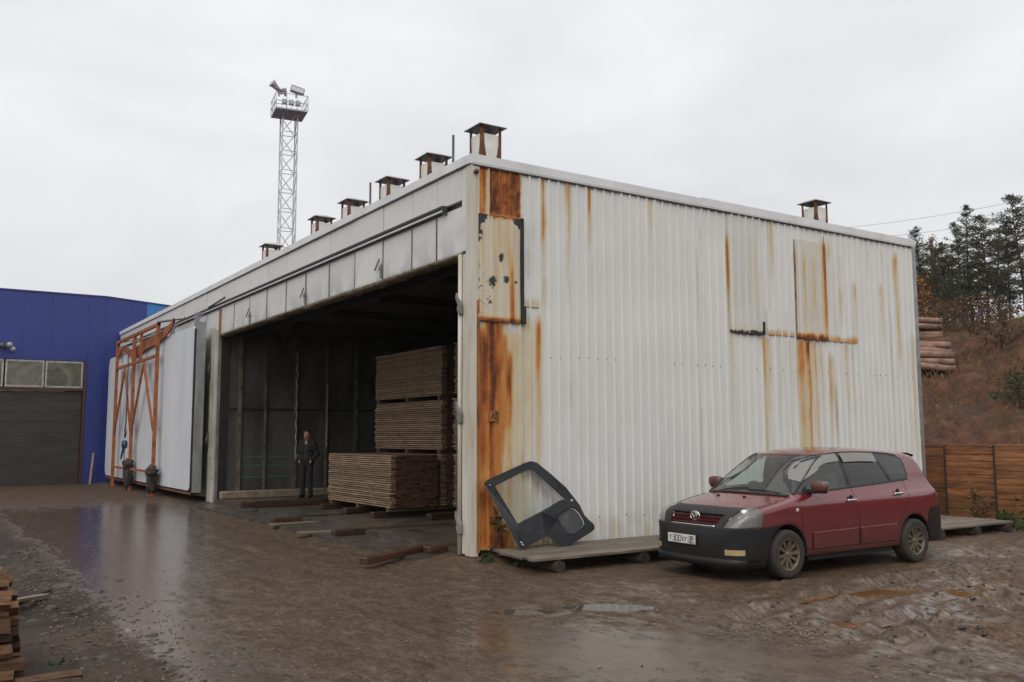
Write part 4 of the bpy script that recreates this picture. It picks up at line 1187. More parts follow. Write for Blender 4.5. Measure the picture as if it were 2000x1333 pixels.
cd.rotation_euler = (math.atan2(1.3, .45), 0, 0)
tag(cd, 'charcoal loader cab door with glass leaning askew against the rusty gable', 'door')
plate_holes(OUT, [WIN, SML], -.035, .0, M_CABD, 'door_shell', cd)
def offset_poly(P, k):
    c = np.mean(np.array(P), 0); return [tuple((np.array(p) - c) * k + c) for p in P]
plate_holes(offset_poly(SML, 1.06), [offset_poly(SML, .96)], .0005, .012, M_BLACK, 'window_seal', cd)
plate_holes(WIN, [offset_poly(WIN, .965)], -.03, .006, M_BLACK, 'window_seal', cd)
plate_holes([(.285, .985), (.70, 1.14), (1.28, .63), (.568, .385)], [], -.020, -.015, M_CABG, 'window_glass', cd)
M_SMLG = mat_basic('grey_plastic_pane', (.12, .122, .125), .3, 0, .1, 3, .03)
plate_holes(offset_poly(SML, .965), [], -.022, -.016, M_SMLG, 'lower_pane', cd)
M_CHIP = mat_basic('bare_metal_chip', (.7, .7, .68), .4)
MB().box((.56, .105, .004), (.05, .012, .004), -.5).box((.575, .07, .004), (.04, .010, .004), -.5).build('scratch', M_CHIP, cd)
MB().lathe([(.0, .012), (.02, .01), (.024, .0)], 10, 'Z', (1.66, .70, .001)).lathe([(.0, .01), (.012, .008), (.015, .0)], 8, 'Z', (.19, 1.0, .001)).build('lock_boss', M_ALU, cd)
# rubber scrap on the deck beside the door
# ------------------------------------------------------------------ plank fence
M_FPL = mat_basic('orange_brown_plank', (.33, .135, .052), .6, 0, .45, 3, .2, .006, .24, (5, .6, 5))
M_FPO = mat_basic('dark_fence_post', (.055, .035, .024), .8, 0, .4, 5, .3)
def fence(x, y0, y1, zt, lab, seed, zb=-.1):
    r = random.Random(seed)
    e = empty('plank_fence', (x, y1, zb)); tag(e, lab, 'fence', 'plank fence beside the shed')
    ln = y1 - y0
    z = .06
    while z < zt - zb - .03:
        h = min(r.uniform(.135, .175), zt - zb - z)
        MB().cbox((r.uniform(-.008, .008), -ln / 2, z + h / 2), (.03, ln - .01 + r.uniform(-.02, .01), h - .014), .006).build('plank', M_FPL, e)
        z += h
    MB().bb(-.035, -.02, -.02, .02, 0, zt - zb - .02).build('post', M_FPO, e)
    MB().bb(.02, .09, -ln + .05, -ln + .14, 0, zt - zb - .02).build('post', M_FPO, e)
    return e
fence(12.95, .12, 2.6, 1.57, 'set-back bay of the orange-brown plank fence at the shed corner', 1)
fence(12.72, -1.05, .09, 1.60, 'narrow orange-brown fence bay behind the rear of the red car', 2)
fence(12.70, -3.6, -1.06, 1.60, 'wide orange-brown plank fence bay running out of the right edge', 3)

# ------------------------------------------------------------------ plants
def mk_leaf(name, col, col2, rough=.7, trans=.25):
    m, N, L, b = new_mat(name)
    a = n_noise(N, L, n_obj(N), 1.3, 3, .6)
    L.new(n_ramp(N, L, a, [(.3, col), (.7, col2)]), b.inputs['Base Color'])
    b.inputs['Roughness'].default_value = rough
    b.inputs['Specular IOR Level'].default_value = .25
    return m
M_NEED = mk_leaf('pine_needles', (.022, .033, .011), (.054, .069, .022))
M_NEED2 = mk_leaf('pine_needles_grey', (.034, .040, .018), (.074, .080, .034))
M_LARCH = mk_leaf('autumn_leaves', (.15, .065, .016), (.27, .125, .028))
M_PALE = mk_leaf('pale_bare_twigs', (.26, .17, .12), (.38, .26, .19))
M_DRY = mk_leaf('dry_grass', (.10, .058, .020), (.21, .135, .055))
M_GRN = mk_leaf('green_weed', (.025, .045, .012), (.055, .085, .022))
M_BUSH = mk_leaf('brown_bush', (.055, .032, .016), (.13, .075, .028))
M_TRUNK = mat_basic('pine_bark', (.12, .070, .045), .9, 0, .45, 3, .6, .04, .1, (4, 4, .7))
def blades(r, c, n, size, up, out, V, F, wr=(.16, .30)):
    """n small pointed quads spread about c"""
    for _ in range(n):
        d = Vector((r.gauss(0, 1), r.gauss(0, 1), r.gauss(0, .7) + up)).normalized()
        s = d.cross(Vector((r.gauss(0, 1), r.gauss(0, 1), r.gauss(0, 1)))).normalized()
        l = size * r.uniform(.6, 1.3); w = l * r.uniform(*wr)
        p = c + Vector((r.gauss(0, out), r.gauss(0, out), r.gauss(0, out * .6)))
        b = len(V)
        V += [tuple(p - s * w * .3), tuple(p + d * l * .55 - s * w), tuple(p + d * l), tuple(p + d * l * .5 + s * w)]
        F.append((b, b + 1, b + 2, b + 3))
def pine_mesh(seed, h, crown0, spread, dens, shape):
    r = random.Random(seed)
    lean = (r.uniform(-.03, .03), r.uniform(-.03, .03))
    tr = MB()
    def axis(z): return Vector((lean[0] * z + .12 * math.sin(z * .5 + seed), lean[1] * z + .10 * math.cos(z * .43 + seed), z))
    tr.tube([axis(z) for z in np.linspace(-.6, h * .98, 10)], [.20 * (h / 14) * (1 - .93 * k / 9) + .012 for k in range(10)], 7)
    V, F = [], []
    z = h * crown0
    while z < h:
        t = (z - h * crown0) / (h * (1 - crown0))
        for _ in range(r.choice((5, 6, 6, 7))):
            if r.random() < .10: continue
            a = r.uniform(0, 2 * PI)
            ln = spread * shape(t) * r.uniform(.55, 1.25)
            el = rad(r.uniform(-16, 6) + 30 * t)
            p0 = axis(min(z + r.uniform(-.15, .15), h))
            d = Vector((math.cos(a) * math.cos(el), math.sin(a) * math.cos(el), math.sin(el)))
            tip = p0 + d * ln + Vector((0, 0, -.05 * ln * ln + .10 * ln))
            mid = p0.lerp(tip, .5) + Vector((0, 0, .06 * ln))
            tr.tube([p0, mid, tip], [.035 + .012 * ln, .02 + .006 * ln, .006], 4, cap=False)
            ns = max(2, int(ln * 3.2))
            for k in range(ns):
                q = (k + .6) / ns
                if q < .22: continue
                c = p0.lerp(mid, q * 2) if q < .5 else mid.lerp(tip, q * 2 - 1)
                c = c + Vector((r.gauss(0, .12), r.gauss(0, .12), r.gauss(0, .06))) * (1 + ln * .25)
                blades(r, c, dens, .27, .30, .10 + .045 * ln, V, F, (.10, .20))
        z += r.uniform(.5, .8) * (h / 13)
    blades(r, axis(h), 14, .35, 1.6, .08, V, F)
    return tr.mesh('trunk', M_TRUNK), V, F
sh_spruce = lambda t: (1 - t) ** .75 * .95 + .10
sh_pine = lambda t: (.55 + .6 * math.sin(min(1, t * 1.3 + .1) * PI / 2)) * (1 - t) ** .55 + .10
PINES = []
for sd, h, c0, sp, dn, shp, mt_ in ((1, 13.5, .28, 2.9, 19, sh_spruce, M_NEED), (2, 12.5, .36, 2.9, 18, sh_pine, M_NEED2), (3, 14.2, .30, 3.1, 19, sh_spruce, M_NEED), (4, 11.0, .24, 2.7, 19, sh_spruce, M_NEED)):
    tm, V, F = pine_mesh(sd, h, c0, sp, dn, shp)
    PINES.append((tm, me_from('crown', V, F, mt_), h))
def tree(k, x, y, s, lab, rz, grp='pines on the hill'):
    e = empty('pine_tree', (x, y, hz_at(x, y) - .1), rz); e.scale = (s, s, s)
    tag(e, lab, 'tree', grp)
    ob('trunk', PINES[k][0], e); ob('crown', PINES[k][1], e)
    return e
def along(px, dist):
    """ground position at a bearing given by the photo column and a distance in metres"""
    a = _yaw + math.atan((px - 1000) / 1767.2)
    return -7.12 + dist * math.sin(a), -11.90 + dist * math.cos(a)
TREES = [(0, 1812, 47, .84, 'tall thin pine standing nearest the shed corner'), (1, 1842, 52, .80, 'loose-crowned pine beside the pale bare tree'),
         (3, 1858, 49, .92, 'short dark pine left of the tallest pines'), (2, 1886, 47, .80, 'dense dark pine just left of the tallest pine'), (2, 1906, 50, .98, 'tallest dark pine in the middle of the group'),
         (1, 1940, 48, .93, 'slim pine with thin top right of the tallest pine'), (0, 1962, 54, .78, 'small dark pine behind the slim one'), (3, 1984, 50, .95, 'bushy dark pine near the right picture edge'),
         (1, 2012, 46, 1.06, 'high loose pine leaning in from the right picture edge'), (2, 1798, 58, .80, 'dark pine partly hidden by the shed corner'), (0, 1925, 60, .88, 'far pine seen between the tallest and the slim pine'), (1, 2050, 52, 1.0, 'pine just outside the right picture edge'), (2, 1870, 62, .84, 'far pine filling the gap behind the short dark pine')]
for i, (k, px, ds, s, lab) in enumerate(TREES):
    x, y = along(px, ds * 1.62)
    tree(k, x, y, s * .73, lab, i * 1.7)
def leafy(name, x, y, h, rx, nb, nl, mat, lab, seed, cat='tree', size=.25, trunk=True, base=.3, grp=None):
    r = random.Random(seed)
    z0 = hz_at(x, y) if x > 14.3 else gz_at(x, y)
    e = empty(name, (x, y, z0 - .08)); tag(e, lab, cat, grp)
    tr = MB(); V, F = [], []
    if trunk: tr.tube([(0, 0, 0), (.05 * h * r.uniform(-1, 1) * .3, 0, h * .5), (0, 0, h * .95)], [.012 * h + .01, .009 * h, .004], 6)
    for _ in range(nb):
        a = r.uniform(0, 2 * PI); t = r.uniform(base, 1)
        rr_ = rx * math.sqrt(r.random()) * math.sin(min(1, (1.08 - t) * 1.6) * PI / 2)
        c = Vector((math.cos(a) * rr_, math.sin(a) * rr_, t * h))
        p0 = Vector((0, 0, max(.02, c.z - rr_ * r.uniform(.6, 1.2) - .1 * h)))
        tr.tube([p0, p0.lerp(c, .6) + Vector((0, 0, .05)), c], [.006 * h + .003, .004 * h + .002, .003], 4, cap=False)
        blades(r, c, nl, size, .2, rx * .12, V, F, (.16, .30) if cat == 'tree' else (.07, .16))
    tr.build('trunk' if cat == 'tree' else 'stems', M_TRUNK, e, fix=False)
    ob('crown' if cat == 'tree' else 'foliage', me_from('crown', V, F, mat), e)
    return e
for i, (px, ds, h, rx, mat, lab) in enumerate(((1834, 66, 12.0, 1.2, M_PALE, 'pale pinkish bare birch rising behind the pines'), (1800, 44, 5.0, 1.6, M_LARCH, 'low orange autumn tree beside the shed corner'), (1850, 56, 7.0, 1.7, M_LARCH, 'orange autumn tree glowing between the left pines'), (1815, 55, 6.5, 1.6, M_LARCH, 'yellow-orange autumn tree behind the nearest pine'), (1890, 58, 5.0, 2.0, M_BUSH, 'brown leafless thicket tree under the tallest pine'), (1960, 57, 5.0, 2.0, M_BUSH, 'brown leafless thicket tree under the right pines'))):
    x, y = along(px, ds * 1.55)
    leafy('autumn_tree', x, y, h * .85, rx, 110, 7, mat, lab, 20 + i, 'tree', .3, True, .25, 'autumn trees on the hill')
for i, (px, ds, h, rx, mat, lab) in enumerate(((1965, 36.5, 1.3, 1.0, M_BUSH, 'brown bush on the bank crest near the right edge'), (1905, 40, 1.5, 1.2, M_BUSH, 'brown bush at the foot of the tallest pine'), (1870, 42, 1.3, 1.2, M_BUSH, 'brown bush behind the log piles'), (1990, 33, 1.2, .9, M_GRN, 'yellow-green bush high on the bank at the right edge'), (1935, 42, 1.4, 1.3, M_BUSH, 'brown bush under the slim pine'), (1945, 27, .8, .8, M_GRN, 'small green bush halfway up the bank'), (1900, 29, .7, .7, M_DRY, 'tawny bush halfway up the bank above the fence'), (1985, 25.5, .9, .9, M_BUSH, 'dark bush low on the bank at the right edge'), (1850, 46, 1.6, 1.3, M_BUSH, 'brown bush between log pile and pines'))):
    x, y = along(px, ds)
    leafy('bush', x, y, h, rx, 60, 9, mat, lab, 60 + i, 'bush', .17, False, .15, 'bushes on the bank')
# dead grass over the bank: countless, one mass
r = random.Random(5); V, F = [], []
for _ in range(2300):
    px = r.uniform(1700, 2120); ds = r.uniform(23, 46)
    x, y = along(px, ds)
    if fbm(np.array([x * .35]), np.array([y * .35]), 3, 91)[0] < -.02 and r.random() < .85: continue
    z = hz_at(x, y)
    blades(r, Vector((x, y, z)), 6, r.uniform(.14, .34), 2.2, .13, V, F, (.03, .07))
tag(ob('bank_grass', me_from('bank_grass', V, F, M_DRY)), 'tawny dead grass scattered over the earth bank', 'grass', kind='stuff')
# weeds by the fence and at the shed corner
for i, (x, y, h, rx, n, mat, lab) in enumerate(((11.75, -1.75, .42, .40, 50, M_GRN, 'low green weed clump beside the boardwalk end'), (11.3, -2.55, .32, .34, 40, M_GRN, 'small green weed clump in front of the fence'), (12.2, -2.2, 1.25, .35, 40, M_DRY, 'tall dry orange weed against the plank fence'), (12.0, -2.9, 1.0, .45, 44, M_DRY, 'spreading dry weed against the fence near the right edge'), (12.35, -.75, .8, .22, 22, M_DRY, 'thin dry weed before the narrow fence bay'), (11.9, -1.2, .5, .25, 25, M_BUSH, 'brown dead weed at the end of the boardwalk'), (.02, -.42, .16, .13, 16, M_GRN, 'green weed tuft at the foot of the shed corner'), (.30, -.75, .10, .12, 12, M_GRN, 'tiny green weed under the left end of the boardwalk'), (.42, -.08, .75, .18, 16, M_BUSH, 'dead brown stalks between gable and cab door'), (6.6, -6.2, .10, .45, 34, M_GRN, 'flat green grass patch in the rutted mud right of the car'), (-5.95, -3.2, .06, .13, 12, M_GRN, 'small green grass patch beside the firewood pile'))):
    leafy('weed', x, y, h, rx, n, 7, mat, lab, 100 + i, 'weed', .10 + .05 * h, False, .1, 'weeds in the yard')

# ------------------------------------------------------------------ logs on the crest
M_PLOG = mat_basic('pinkish_pine_log', (.34, .20, .145), .85, 0, .45, 3, .4, .02, .2)
M_LOGE = mat_basic('cut_log_end', (.40, .25, .14), .8, 0, .3, 8, .1)
lg = MB().tube([(0, 0, 0), (0, 2.5, .02), (0, 5.2, 0)], [.125, .115, .095], 9)
lg.mi = [1 if len(f) > 4 else 0 for f in lg.f]
l_me = lg.mesh('felled_log', [M_PLOG, M_LOGE])
def log_pile(px, ds, rows, n, yaw, lab, seed):
    r = random.Random(seed); x0, y0 = along(px, ds)
    for k in range(rows):
        for i in range(n - k):
            u = (i + k * .5) * .24 + r.uniform(-.05, .05)
            x, y = x0 + u * math.cos(yaw), y0 + u * math.sin(yaw)
            dx, dy = -math.sin(yaw) * 2.6, math.cos(yaw) * 2.6
            z = max(hz_at(x, y), hz_at(x + dx, y + dy), hz_at(x - 1.0, y - .6)) + .05 + k * .20 + r.uniform(-.04, .04)
            o = ob('felled_log', l_me, None, (x, y, z), (rad(5 + r.uniform(-2, 2)), 0, yaw + rad(r.uniform(-14, 14))))
            tag(o, lab, 'log', lab)
log_pile(1868, 36.0, 3, 7, rad(36), 'pinkish pine log in the lower pile on the bank crest by the shed', 1)
log_pile(1846, 40.0, 4, 7, rad(34), 'pinkish pine log in the upper pile on the bank crest by the shed', 2)
x, y = along(1880, 26)
o = MB().tube([(0, 0, -.2), (.05, .02, .5), (.2, .05, 1.0)], [.04, .03, .02], 6).build('bare_stick', M_PALE, None, (x, y, hz_at(x, y))); tag(o, 'pale bare stick poking from the bank just above the fence', 'stick')

# ------------------------------------------------------------------ firewood pile, near left
def mk_fire():
    m, N, L, b = new_mat('split_firewood')
    v = n_obj(N); rr = n_rand(N)
    n1 = n_noise(N, L, v, 9, 6, .65, .3, (1, 4, 4))
    c = n_ramp(N, L, n1, [(.3, (.15, .055, .02)), (.55, (.33, .15, .06)), (.8, (.46, .27, .13))])
    hs = N.new('ShaderNodeHueSaturation'); L.new(c, hs.inputs['Color']); L.new(n_math(N, L, 'ADD', n_math(N, L, 'MULTIPLY', rr, .45), .10), hs.inputs['Value'])
    L.new(hs.outputs[0], b.inputs['Base Color']); b.inputs['Roughness'].default_value = .8
    n_bump(N, L, b, n1, .4, .01)
    return m
M_FIRE = mk_fire()
def split_log(r, ln):
    rad_ = r.uniform(.045, .075); n = r.choice((3, 4, 4, 5, 7))
    P = []
    for k in range(n):
        a = 2 * PI * k / n + r.uniform(-.25, .25); q = rad_ * r.uniform(.8, 1.2)
        P.append((math.cos(a) * q, math.sin(a) * q))
    mb = MB(); m_ = 3; V = []
    for j in range(m_):
        t = j / (m_ - 1)
        for (a, b_) in P: V.append((t * ln - ln / 2 + r.uniform(-.006, .006), a * (1 + .1 * r.uniform(-1, 1)), b_ * (1 + .1 * r.uniform(-1, 1))))
    F = [tuple(range(n))[::-1], tuple(range((m_ - 1) * n, m_ * n))]
    for j in range(m_ - 1):
        for k in range(n): F.append((j * n + k, j * n + (k + 1) % n, (j + 1) * n + (k + 1) % n, (j + 1) * n + k))
    return mb.add(V, F).mesh('firewood_piece', [M_FIRE, M_LOG])
r = random.Random(12)
LOGS = [split_log(r, .46) for _ in range(10)]
for row in range(8):
    for cidx in range(11):
        if row == 7 and cidx in (0, 1): continue
        y = -3.78 + cidx * .115 + (.05 if row % 2 else 0) + r.uniform(-.015, .015)
        z = -.04 + row * .098
        o = ob('firewood_piece', r.choice(LOGS), None, (-6.555 + r.uniform(-.05, .06) - .012 * row, y, z), (r.uniform(0, 6.28), rad(r.uniform(-3, 3)), rad(r.uniform(-6, 6))))
        tag(o, 'split orange-brown firewood stacked in the pile at the left picture edge', 'firewood', 'firewood stacked in the pile')
for (x, y, a, lab) in ((-6.13, -3.92, .06, 'split firewood piece lying on the mud right of the pile'), (-6.17, -4.16, -.05, 'split firewood piece lying on the mud nearest the bottom left corner')):
    o = ob('firewood_piece', LOGS[3], None, (x, y, gz_at(x, y) + .05), (1.0, 0, a)); tag(o, lab, 'firewood')
o = MB().cbox((0, 0, 0), (1.25, .10, .035), .006).build('plank', M_PLANKW, None, (-5.98, -.35, .02), (0, .10, math.atan2(1.06, .53))); tag(o, 'pale narrow plank sloping from the firewood pile onto the mud', 'plank')
o = MB().tube([(0, 0, 0), (.35, .45, .02), (.62, 1.0, 0)], [.03, .027, .02], 7).build('dark_stick', M_LOG, None, (-6.2, -.2, gz_at(-6, 0) + .04)); tag(o, 'dark wet stick lying behind the narrow plank by the firewood', 'stick')
# chips, clods and stones in the mud: countless
r = random.Random(3); V, F = [], []
for _ in range(900):
    q = r.random()
    if q < .22: x, y = r.gauss(.05, .28), r.gauss(-5.75, .35)
    elif q < .55: x, y = r.uniform(-6.0, -4.6), r.uniform(-4.5, 3)
    else: x, y = r.uniform(-5, 5), r.uniform(-8, 2)
    z = None
    s = r.uniform(.006, .020); a = r.uniform(0, PI)
    V_ = [(x + s * math.cos(a), y + s * math.sin(a)), (x - s * math.sin(a) * .6, y + s * math.cos(a) * .6), (x - s * math.cos(a), y - s * math.sin(a)), (x + s * math.sin(a) * .6, y - s * math.cos(a) * .6)]
    F.append((len(V), V_))
    V += V_
XY = np.array(V)
ZZ = ground_fields(XY[:, 0][None, :], XY[:, 1][None, :])[0][0]
V3, F3 = [], []
for i in range(0, len(V), 4):
    z = max(ZZ[i:i + 4]); b = len(V3)
    z = max(z, -.118 if False else z)
    V3 += [(V[i + k][0], V[i + k][1], z + .002) for k in range(4)] + [(V[i + k][0], V[i + k][1], z + .010) for k in range(4)]
    F3 += [(b + 4, b + 5, b + 6, b + 7)] + [(b + k, b + (k + 1) % 4, b + 4 + (k + 1) % 4, b + 4 + k) for k in range(4)]
M_CHIPW = mat_basic('wood_chips', (.30, .24, .17), .7, 0, .6, 30, .1)
tag(ob('wood_chips', me_from('wood_chips', V3, F3, M_CHIPW)), 'pale wood chips strewn on the mud', 'chips', kind='stuff')
V, F = [], []
pts = []
for _ in range(2100):
    q = r.random()
    if q < .7: x, y = r.uniform(-.4, 9), r.uniform(-7.6, -3.8)
    else: x, y = -5.45 + r.gauss(0, .30), r.uniform(-4.8, 6)
    pts.append((x, y, r.uniform(.008, .024) * (1.9 if r.random() < .12 else 1) * (1.0 if q < .7 else 1.35)))
A = np.array(pts); ZZ = ground_fields(A[:, 0][None, :], A[:, 1][None, :])[0][0]
for (x, y, s), z in zip(pts, ZZ):
    b = len(V); n = 6
    for j, (rr_, hh) in enumerate(((1.0, -.15), (.85, .25), (.35, .42))):
        for k in range(n):
            a = 2 * PI * k / n + j
            q = s * rr_ * r.uniform(.7, 1.3)
            V.append((x + q * math.cos(a) * 1.3, y + q * math.sin(a), z + s * hh))
    for j in range(2):
        for k in range(n): F.append((b + j * n + k, b + j * n + (k + 1) % n, b + (j + 1) * n + (k + 1) % n, b + (j + 1) * n + k))
    F.append(tuple(b + 2 * n + k for k in range(n)))
M_CLOD = mat_basic('mud_clod', (.058, .040, .028), .55, 0, .4, 20, .5)
tag(ob('mud_clods', me_from('mud_clods', V, F, M_CLOD, True)), 'small dark mud clods churned up by wheels', 'clods', kind='stuff')

# ------------------------------------------------------------------ overhead wires (poles stand out of frame)
M_WIRE = mat_basic('wire', (.30, .30, .31), .5, .3)
for i, (pa, pb, za, zb, sag) in enumerate((((1500, 63), (2150, 58), 15.5, 15.4, .5), ((1700, 62), (2150, 58), 14.5, 14.5, .3), ((1700, 64), (2150, 60), 13.9, 13.9, .3))):
    a, b_ = along(*pa), along(*pb)
    P = []
    for k in range(17):
        t = k / 16
        P.append((a[0] + (b_[0] - a[0]) * t, a[1] + (b_[1] - a[1]) * t, za + (zb - za) * t - sag * 4 * t * (1 - t)))
    o = MB().tube(P, .011, 5).build('power_line', M_WIRE); tag(o, ('highest', 'middle', 'lowest')[i] + ' overhead wire crossing the sky above the pines', 'wire', 'overhead wires')
# ------------------------------------------------------------------ solids from distance fields
def surface_nets(F, org, h):
    """F: 3-D field, negative inside. Returns vertices and quads."""
    s = F < 0
    nx, ny, nz = F.shape
    c = np.zeros((nx - 1, ny - 1, nz - 1), np.int8)
    for i in (0, 1):
        for j in (0, 1):
            for k in (0, 1):
                c += s[i:nx - 1 + i, j:ny - 1 + j, k:nz - 1 + k]
    act = (c > 0) & (c < 8)
    ids = -np.ones(act.shape, np.int64)
    I, J, K = np.nonzero(act)
    ids[I, J, K] = np.arange(len(I))
    acc = np.zeros((len(I), 3)); cnt = np.zeros(len(I))
    cor = [(i, j, k) for i in (0, 1) for j in (0, 1) for k in (0, 1)]
    for a in range(8):
        for b in range(a + 1, 8):
            d = [cor[b][q] - cor[a][q] for q in range(3)]
            if sum(map(abs, d)) != 1: continue
            fa = F[I + cor[a][0], J + cor[a][1], K + cor[a][2]]; fb = F[I + cor[b][0], J + cor[b][1], K + cor[b][2]]
            m = (fa < 0) != (fb < 0)
            t = np.where(m, fa / np.where(np.abs(fa - fb) < 1e-12, 1, fa - fb), 0)
            for q in range(3):
                acc[:, q] += np.where(m, cor[a][q] + d[q] * t, 0)
            cnt += m
    V = (np.stack([I, J, K], 1) + acc / cnt[:, None]) * h + np.array(org)
    Q = []
    for ax in range(3):
        sl0 = [slice(1, n - 1) for n in F.shape]; sl1 = list(sl0)
        sl0[ax] = slice(0, F.shape[ax] - 1); sl1[ax] = slice(1, F.shape[ax])
        a, b = s[tuple(sl0)], s[tuple(sl1)]
        P = np.argwhere(a != b)
        fl = a[tuple(P.T)]
        for q in range(3):
            if q != ax: P[:, q] += 1
        u, v = [(1, 2), (2, 0), (0, 1)][ax]
        def cell(du, dv):
            R_ = P.copy(); R_[:, u] -= du; R_[:, v] -= dv
            return ids[R_[:, 0], R_[:, 1], R_[:, 2]]
        q4 = np.stack([cell(1, 1), cell(0, 1), cell(0, 0), cell(1, 0)], 1)
        q4[~fl] = q4[~fl][:, ::-1]
        Q.append(q4)
    return V, np.concatenate(Q)
def tri_sample(F, org, h, P):
    q = (P - np.array(org)) / h
    i = np.clip(np.floor(q).astype(int), 0, np.array(F.shape) - 2); f = q - i
    r = 0
    for a in (0, 1):
        for b in (0, 1):
            for c in (0, 1):
                w = np.abs(1 - a - f[:, 0]) * np.abs(1 - b - f[:, 1]) * np.abs(1 - c - f[:, 2])
                r = r + w * F[i[:, 0] + a, i[:, 1] + b, i[:, 2] + c]
    return r
def relax_to(F, org, h, V, it=2):
    for _ in range(it):
        d = tri_sample(F, org, h, V)
        g = np.stack([tri_sample(F, org, h, V + e) - tri_sample(F, org, h, V - e) for e in np.eye(3) * h * .5], 1) / h
        n2 = (g ** 2).sum(1) + 1e-6
        V = V - np.clip(d / n2, -h, h)[:, None] * g
    return V
def smax(a, b, k):
    h = np.clip(.5 + .5 * (a - b) / k, 0, 1)
    return b + (a - b) * h + k * h * (1 - h)
def smin(a, b, k): return -smax(-a, -b, k)
def poly_sdf(X, Y, P):
    P = np.array(P, float); d = np.full(X.shape, 1e9); ins = np.zeros(X.shape, bool)
    for i in range(len(P)):
        a, b = P[i], P[i - 1]; e = b - a
        t = np.clip(((X - a[0]) * e[0] + (Y - a[1]) * e[1]) / (e @ e), 0, 1)
        d = np.minimum(d, np.hypot(X - a[0] - t * e[0], Y - a[1] - t * e[1]))
        cr = (a[1] > Y) != (b[1] > Y)
        if e[1] != 0: ins ^= cr & (X < (Y - a[1]) * e[0] / e[1] + a[0])
    return np.where(ins, -d, d)
def bil(Fg, x0, y0, h, X, Y):
    u = np.clip((X - x0) / h, 0, Fg.shape[0] - 1.001); v = np.clip((Y - y0) / h, 0, Fg.shape[1] - 1.001)
    i = u.astype(int); j = v.astype(int); fu = u - i; fv = v - j
    return (Fg[i, j] * (1 - fu) + Fg[i + 1, j] * fu) * (1 - fv) + (Fg[i, j + 1] * (1 - fu) + Fg[i + 1, j + 1] * fu) * fv

# ------------------------------------------------------------------ parked car (x back from nose, y left/right, z up from ground)
H_ = .025
ox, oy, oz = -.15, -1.0, .12
cx = ox + np.arange(int(4.95 / H_)) * H_; cy = oy + np.arange(int(2.0 / H_) + 1) * H_; cz = oz + np.arange(int(1.66 / H_)) * H_
SIDE = catmull([(-.01, .24), (-.03, .40), (-.02, .56), (.01, .66), (.06, .745), (.125, .83), (.24, .90), (.45, .96), (.72, 1.02), (.96, 1.075)], 5).tolist() + \
       catmull([(.99, 1.09), (1.25, 1.265), (1.52, 1.445), (1.76, 1.585), (1.90, 1.635), (2.15, 1.672), (2.6, 1.70), (3.1, 1.69), (3.65, 1.66), (4.05, 1.615), (4.17, 1.575)], 5).tolist() + \
       catmull([(4.21, 1.52), (4.32, 1.33), (4.40, 1.17), (4.45, 1.05), (4.49, .92), (4.53, .80), (4.63, .74), (4.66, .62), (4.66, .45), (4.60, .30)], 4).tolist() + [(4.5, .27), (3.4, .25), (1.3, .25), (.5, .21), (.1, .20)]
PLAN = [(-.03, 0.0), (-.022, .30), (.0, .50), (.045, .645), (.12, .745), (.25, .82), (.42, .856), (.70, .873), (1.2, .88), (2.3, .882), (3.4, .882), (3.9, .877), (4.2, .862), (4.42, .825), (4.55, .75), (4.62, .61), (4.65, .38), (4.66, 0.0)]
PLAN = catmull(PLAN, 4).tolist()
PLAN = PLAN + [(x, -y) for x, y in PLAN[::-1][1:-1]]
SECT = [(0, .20), (.76, .20), (.835, .27), (.858, .36), (.870, .52), (.880, .66), (.882, .78), (.878, .88), (.866, .95), (.838, 1.02), (.795, 1.09), (.768, 1.15), (.755, 1.20), (.735, 1.30), (.685, 1.45), (.63, 1.58), (.585, 1.70), (.55, 1.8), (0, 1.8)]
SECT = SECT + [(-y, z) for y, z in SECT[::-1][1:-1]]
g2 = .0125
sx_ = np.arange(-.6, 5.2, g2); sz_ = np.arange(0, 2.0, g2); sy_ = np.arange(-1.1, 1.1, g2)
S2 = poly_sdf(*np.meshgrid(sx_, sz_, indexing='ij'), SIDE)
P2 = poly_sdf(*np.meshgrid(sx_, sy_, indexing='ij'), PLAN)
T2 = poly_sdf(*np.meshgrid(sy_, sz_, indexing='ij'), SECT)
CX, CY, CZ = np.meshgrid(cx, cy, cz, indexing='ij')
AY = np.abs(CY)
front = 1 / (1 + np.exp((CX - 2.4) * 4)); up = sstep(.80, 1.1, CZ)
bend = (.02 + .26 * up) * CY ** 2
xs_ = CX - bend * front + bend * (1 - front) * .35
zs_ = CZ + (.05 + .05 * sstep(1.1, 1.6, CZ)) * CY ** 2 * sstep(.6, .9, CZ)
dS = bil(S2, -.6, 0, g2, xs_, zs_)
dP = bil(P2, -.6, -1.1, g2, CX, CY)
# greenhouse narrows a little to the rear; arches swell
wsc = 1 + .05 * sstep(3.0, 4.3, CX) * sstep(.95, 1.3, CZ)
sw = .014 * gauss(np.hypot(CX - .9, CZ - .50), .42) + .014 * gauss(np.hypot(CX - 3.72, CZ - .50), .44)
dT = bil(T2, -1.1, 0, g2, np.sign(CY) * np.maximum(AY - sw, 0) * wsc, CZ)
body = smax(smax(dT, dP, .05), dS, .055)
# crease along the doors and bumper step
body = body + .006 * gauss(CZ - (.985 + .03 * (CX - 1.2)), .03) * sstep(.9, 1.3, CX) * sstep(4.3, 3.8, CX) * (AY > .6)
arch = np.minimum(np.hypot(CX - .90, CZ - .335) - .368, np.hypot(CX - 3.725, CZ - .335) - .372)
arch = np.maximum(arch, .52 - AY)
body_f = np.maximum(body, -arch)
bV, bQ = surface_nets(body_f, (ox, oy, oz), H_)
bV = relax_to(body_f, (ox, oy, oz), H_, bV, 2)

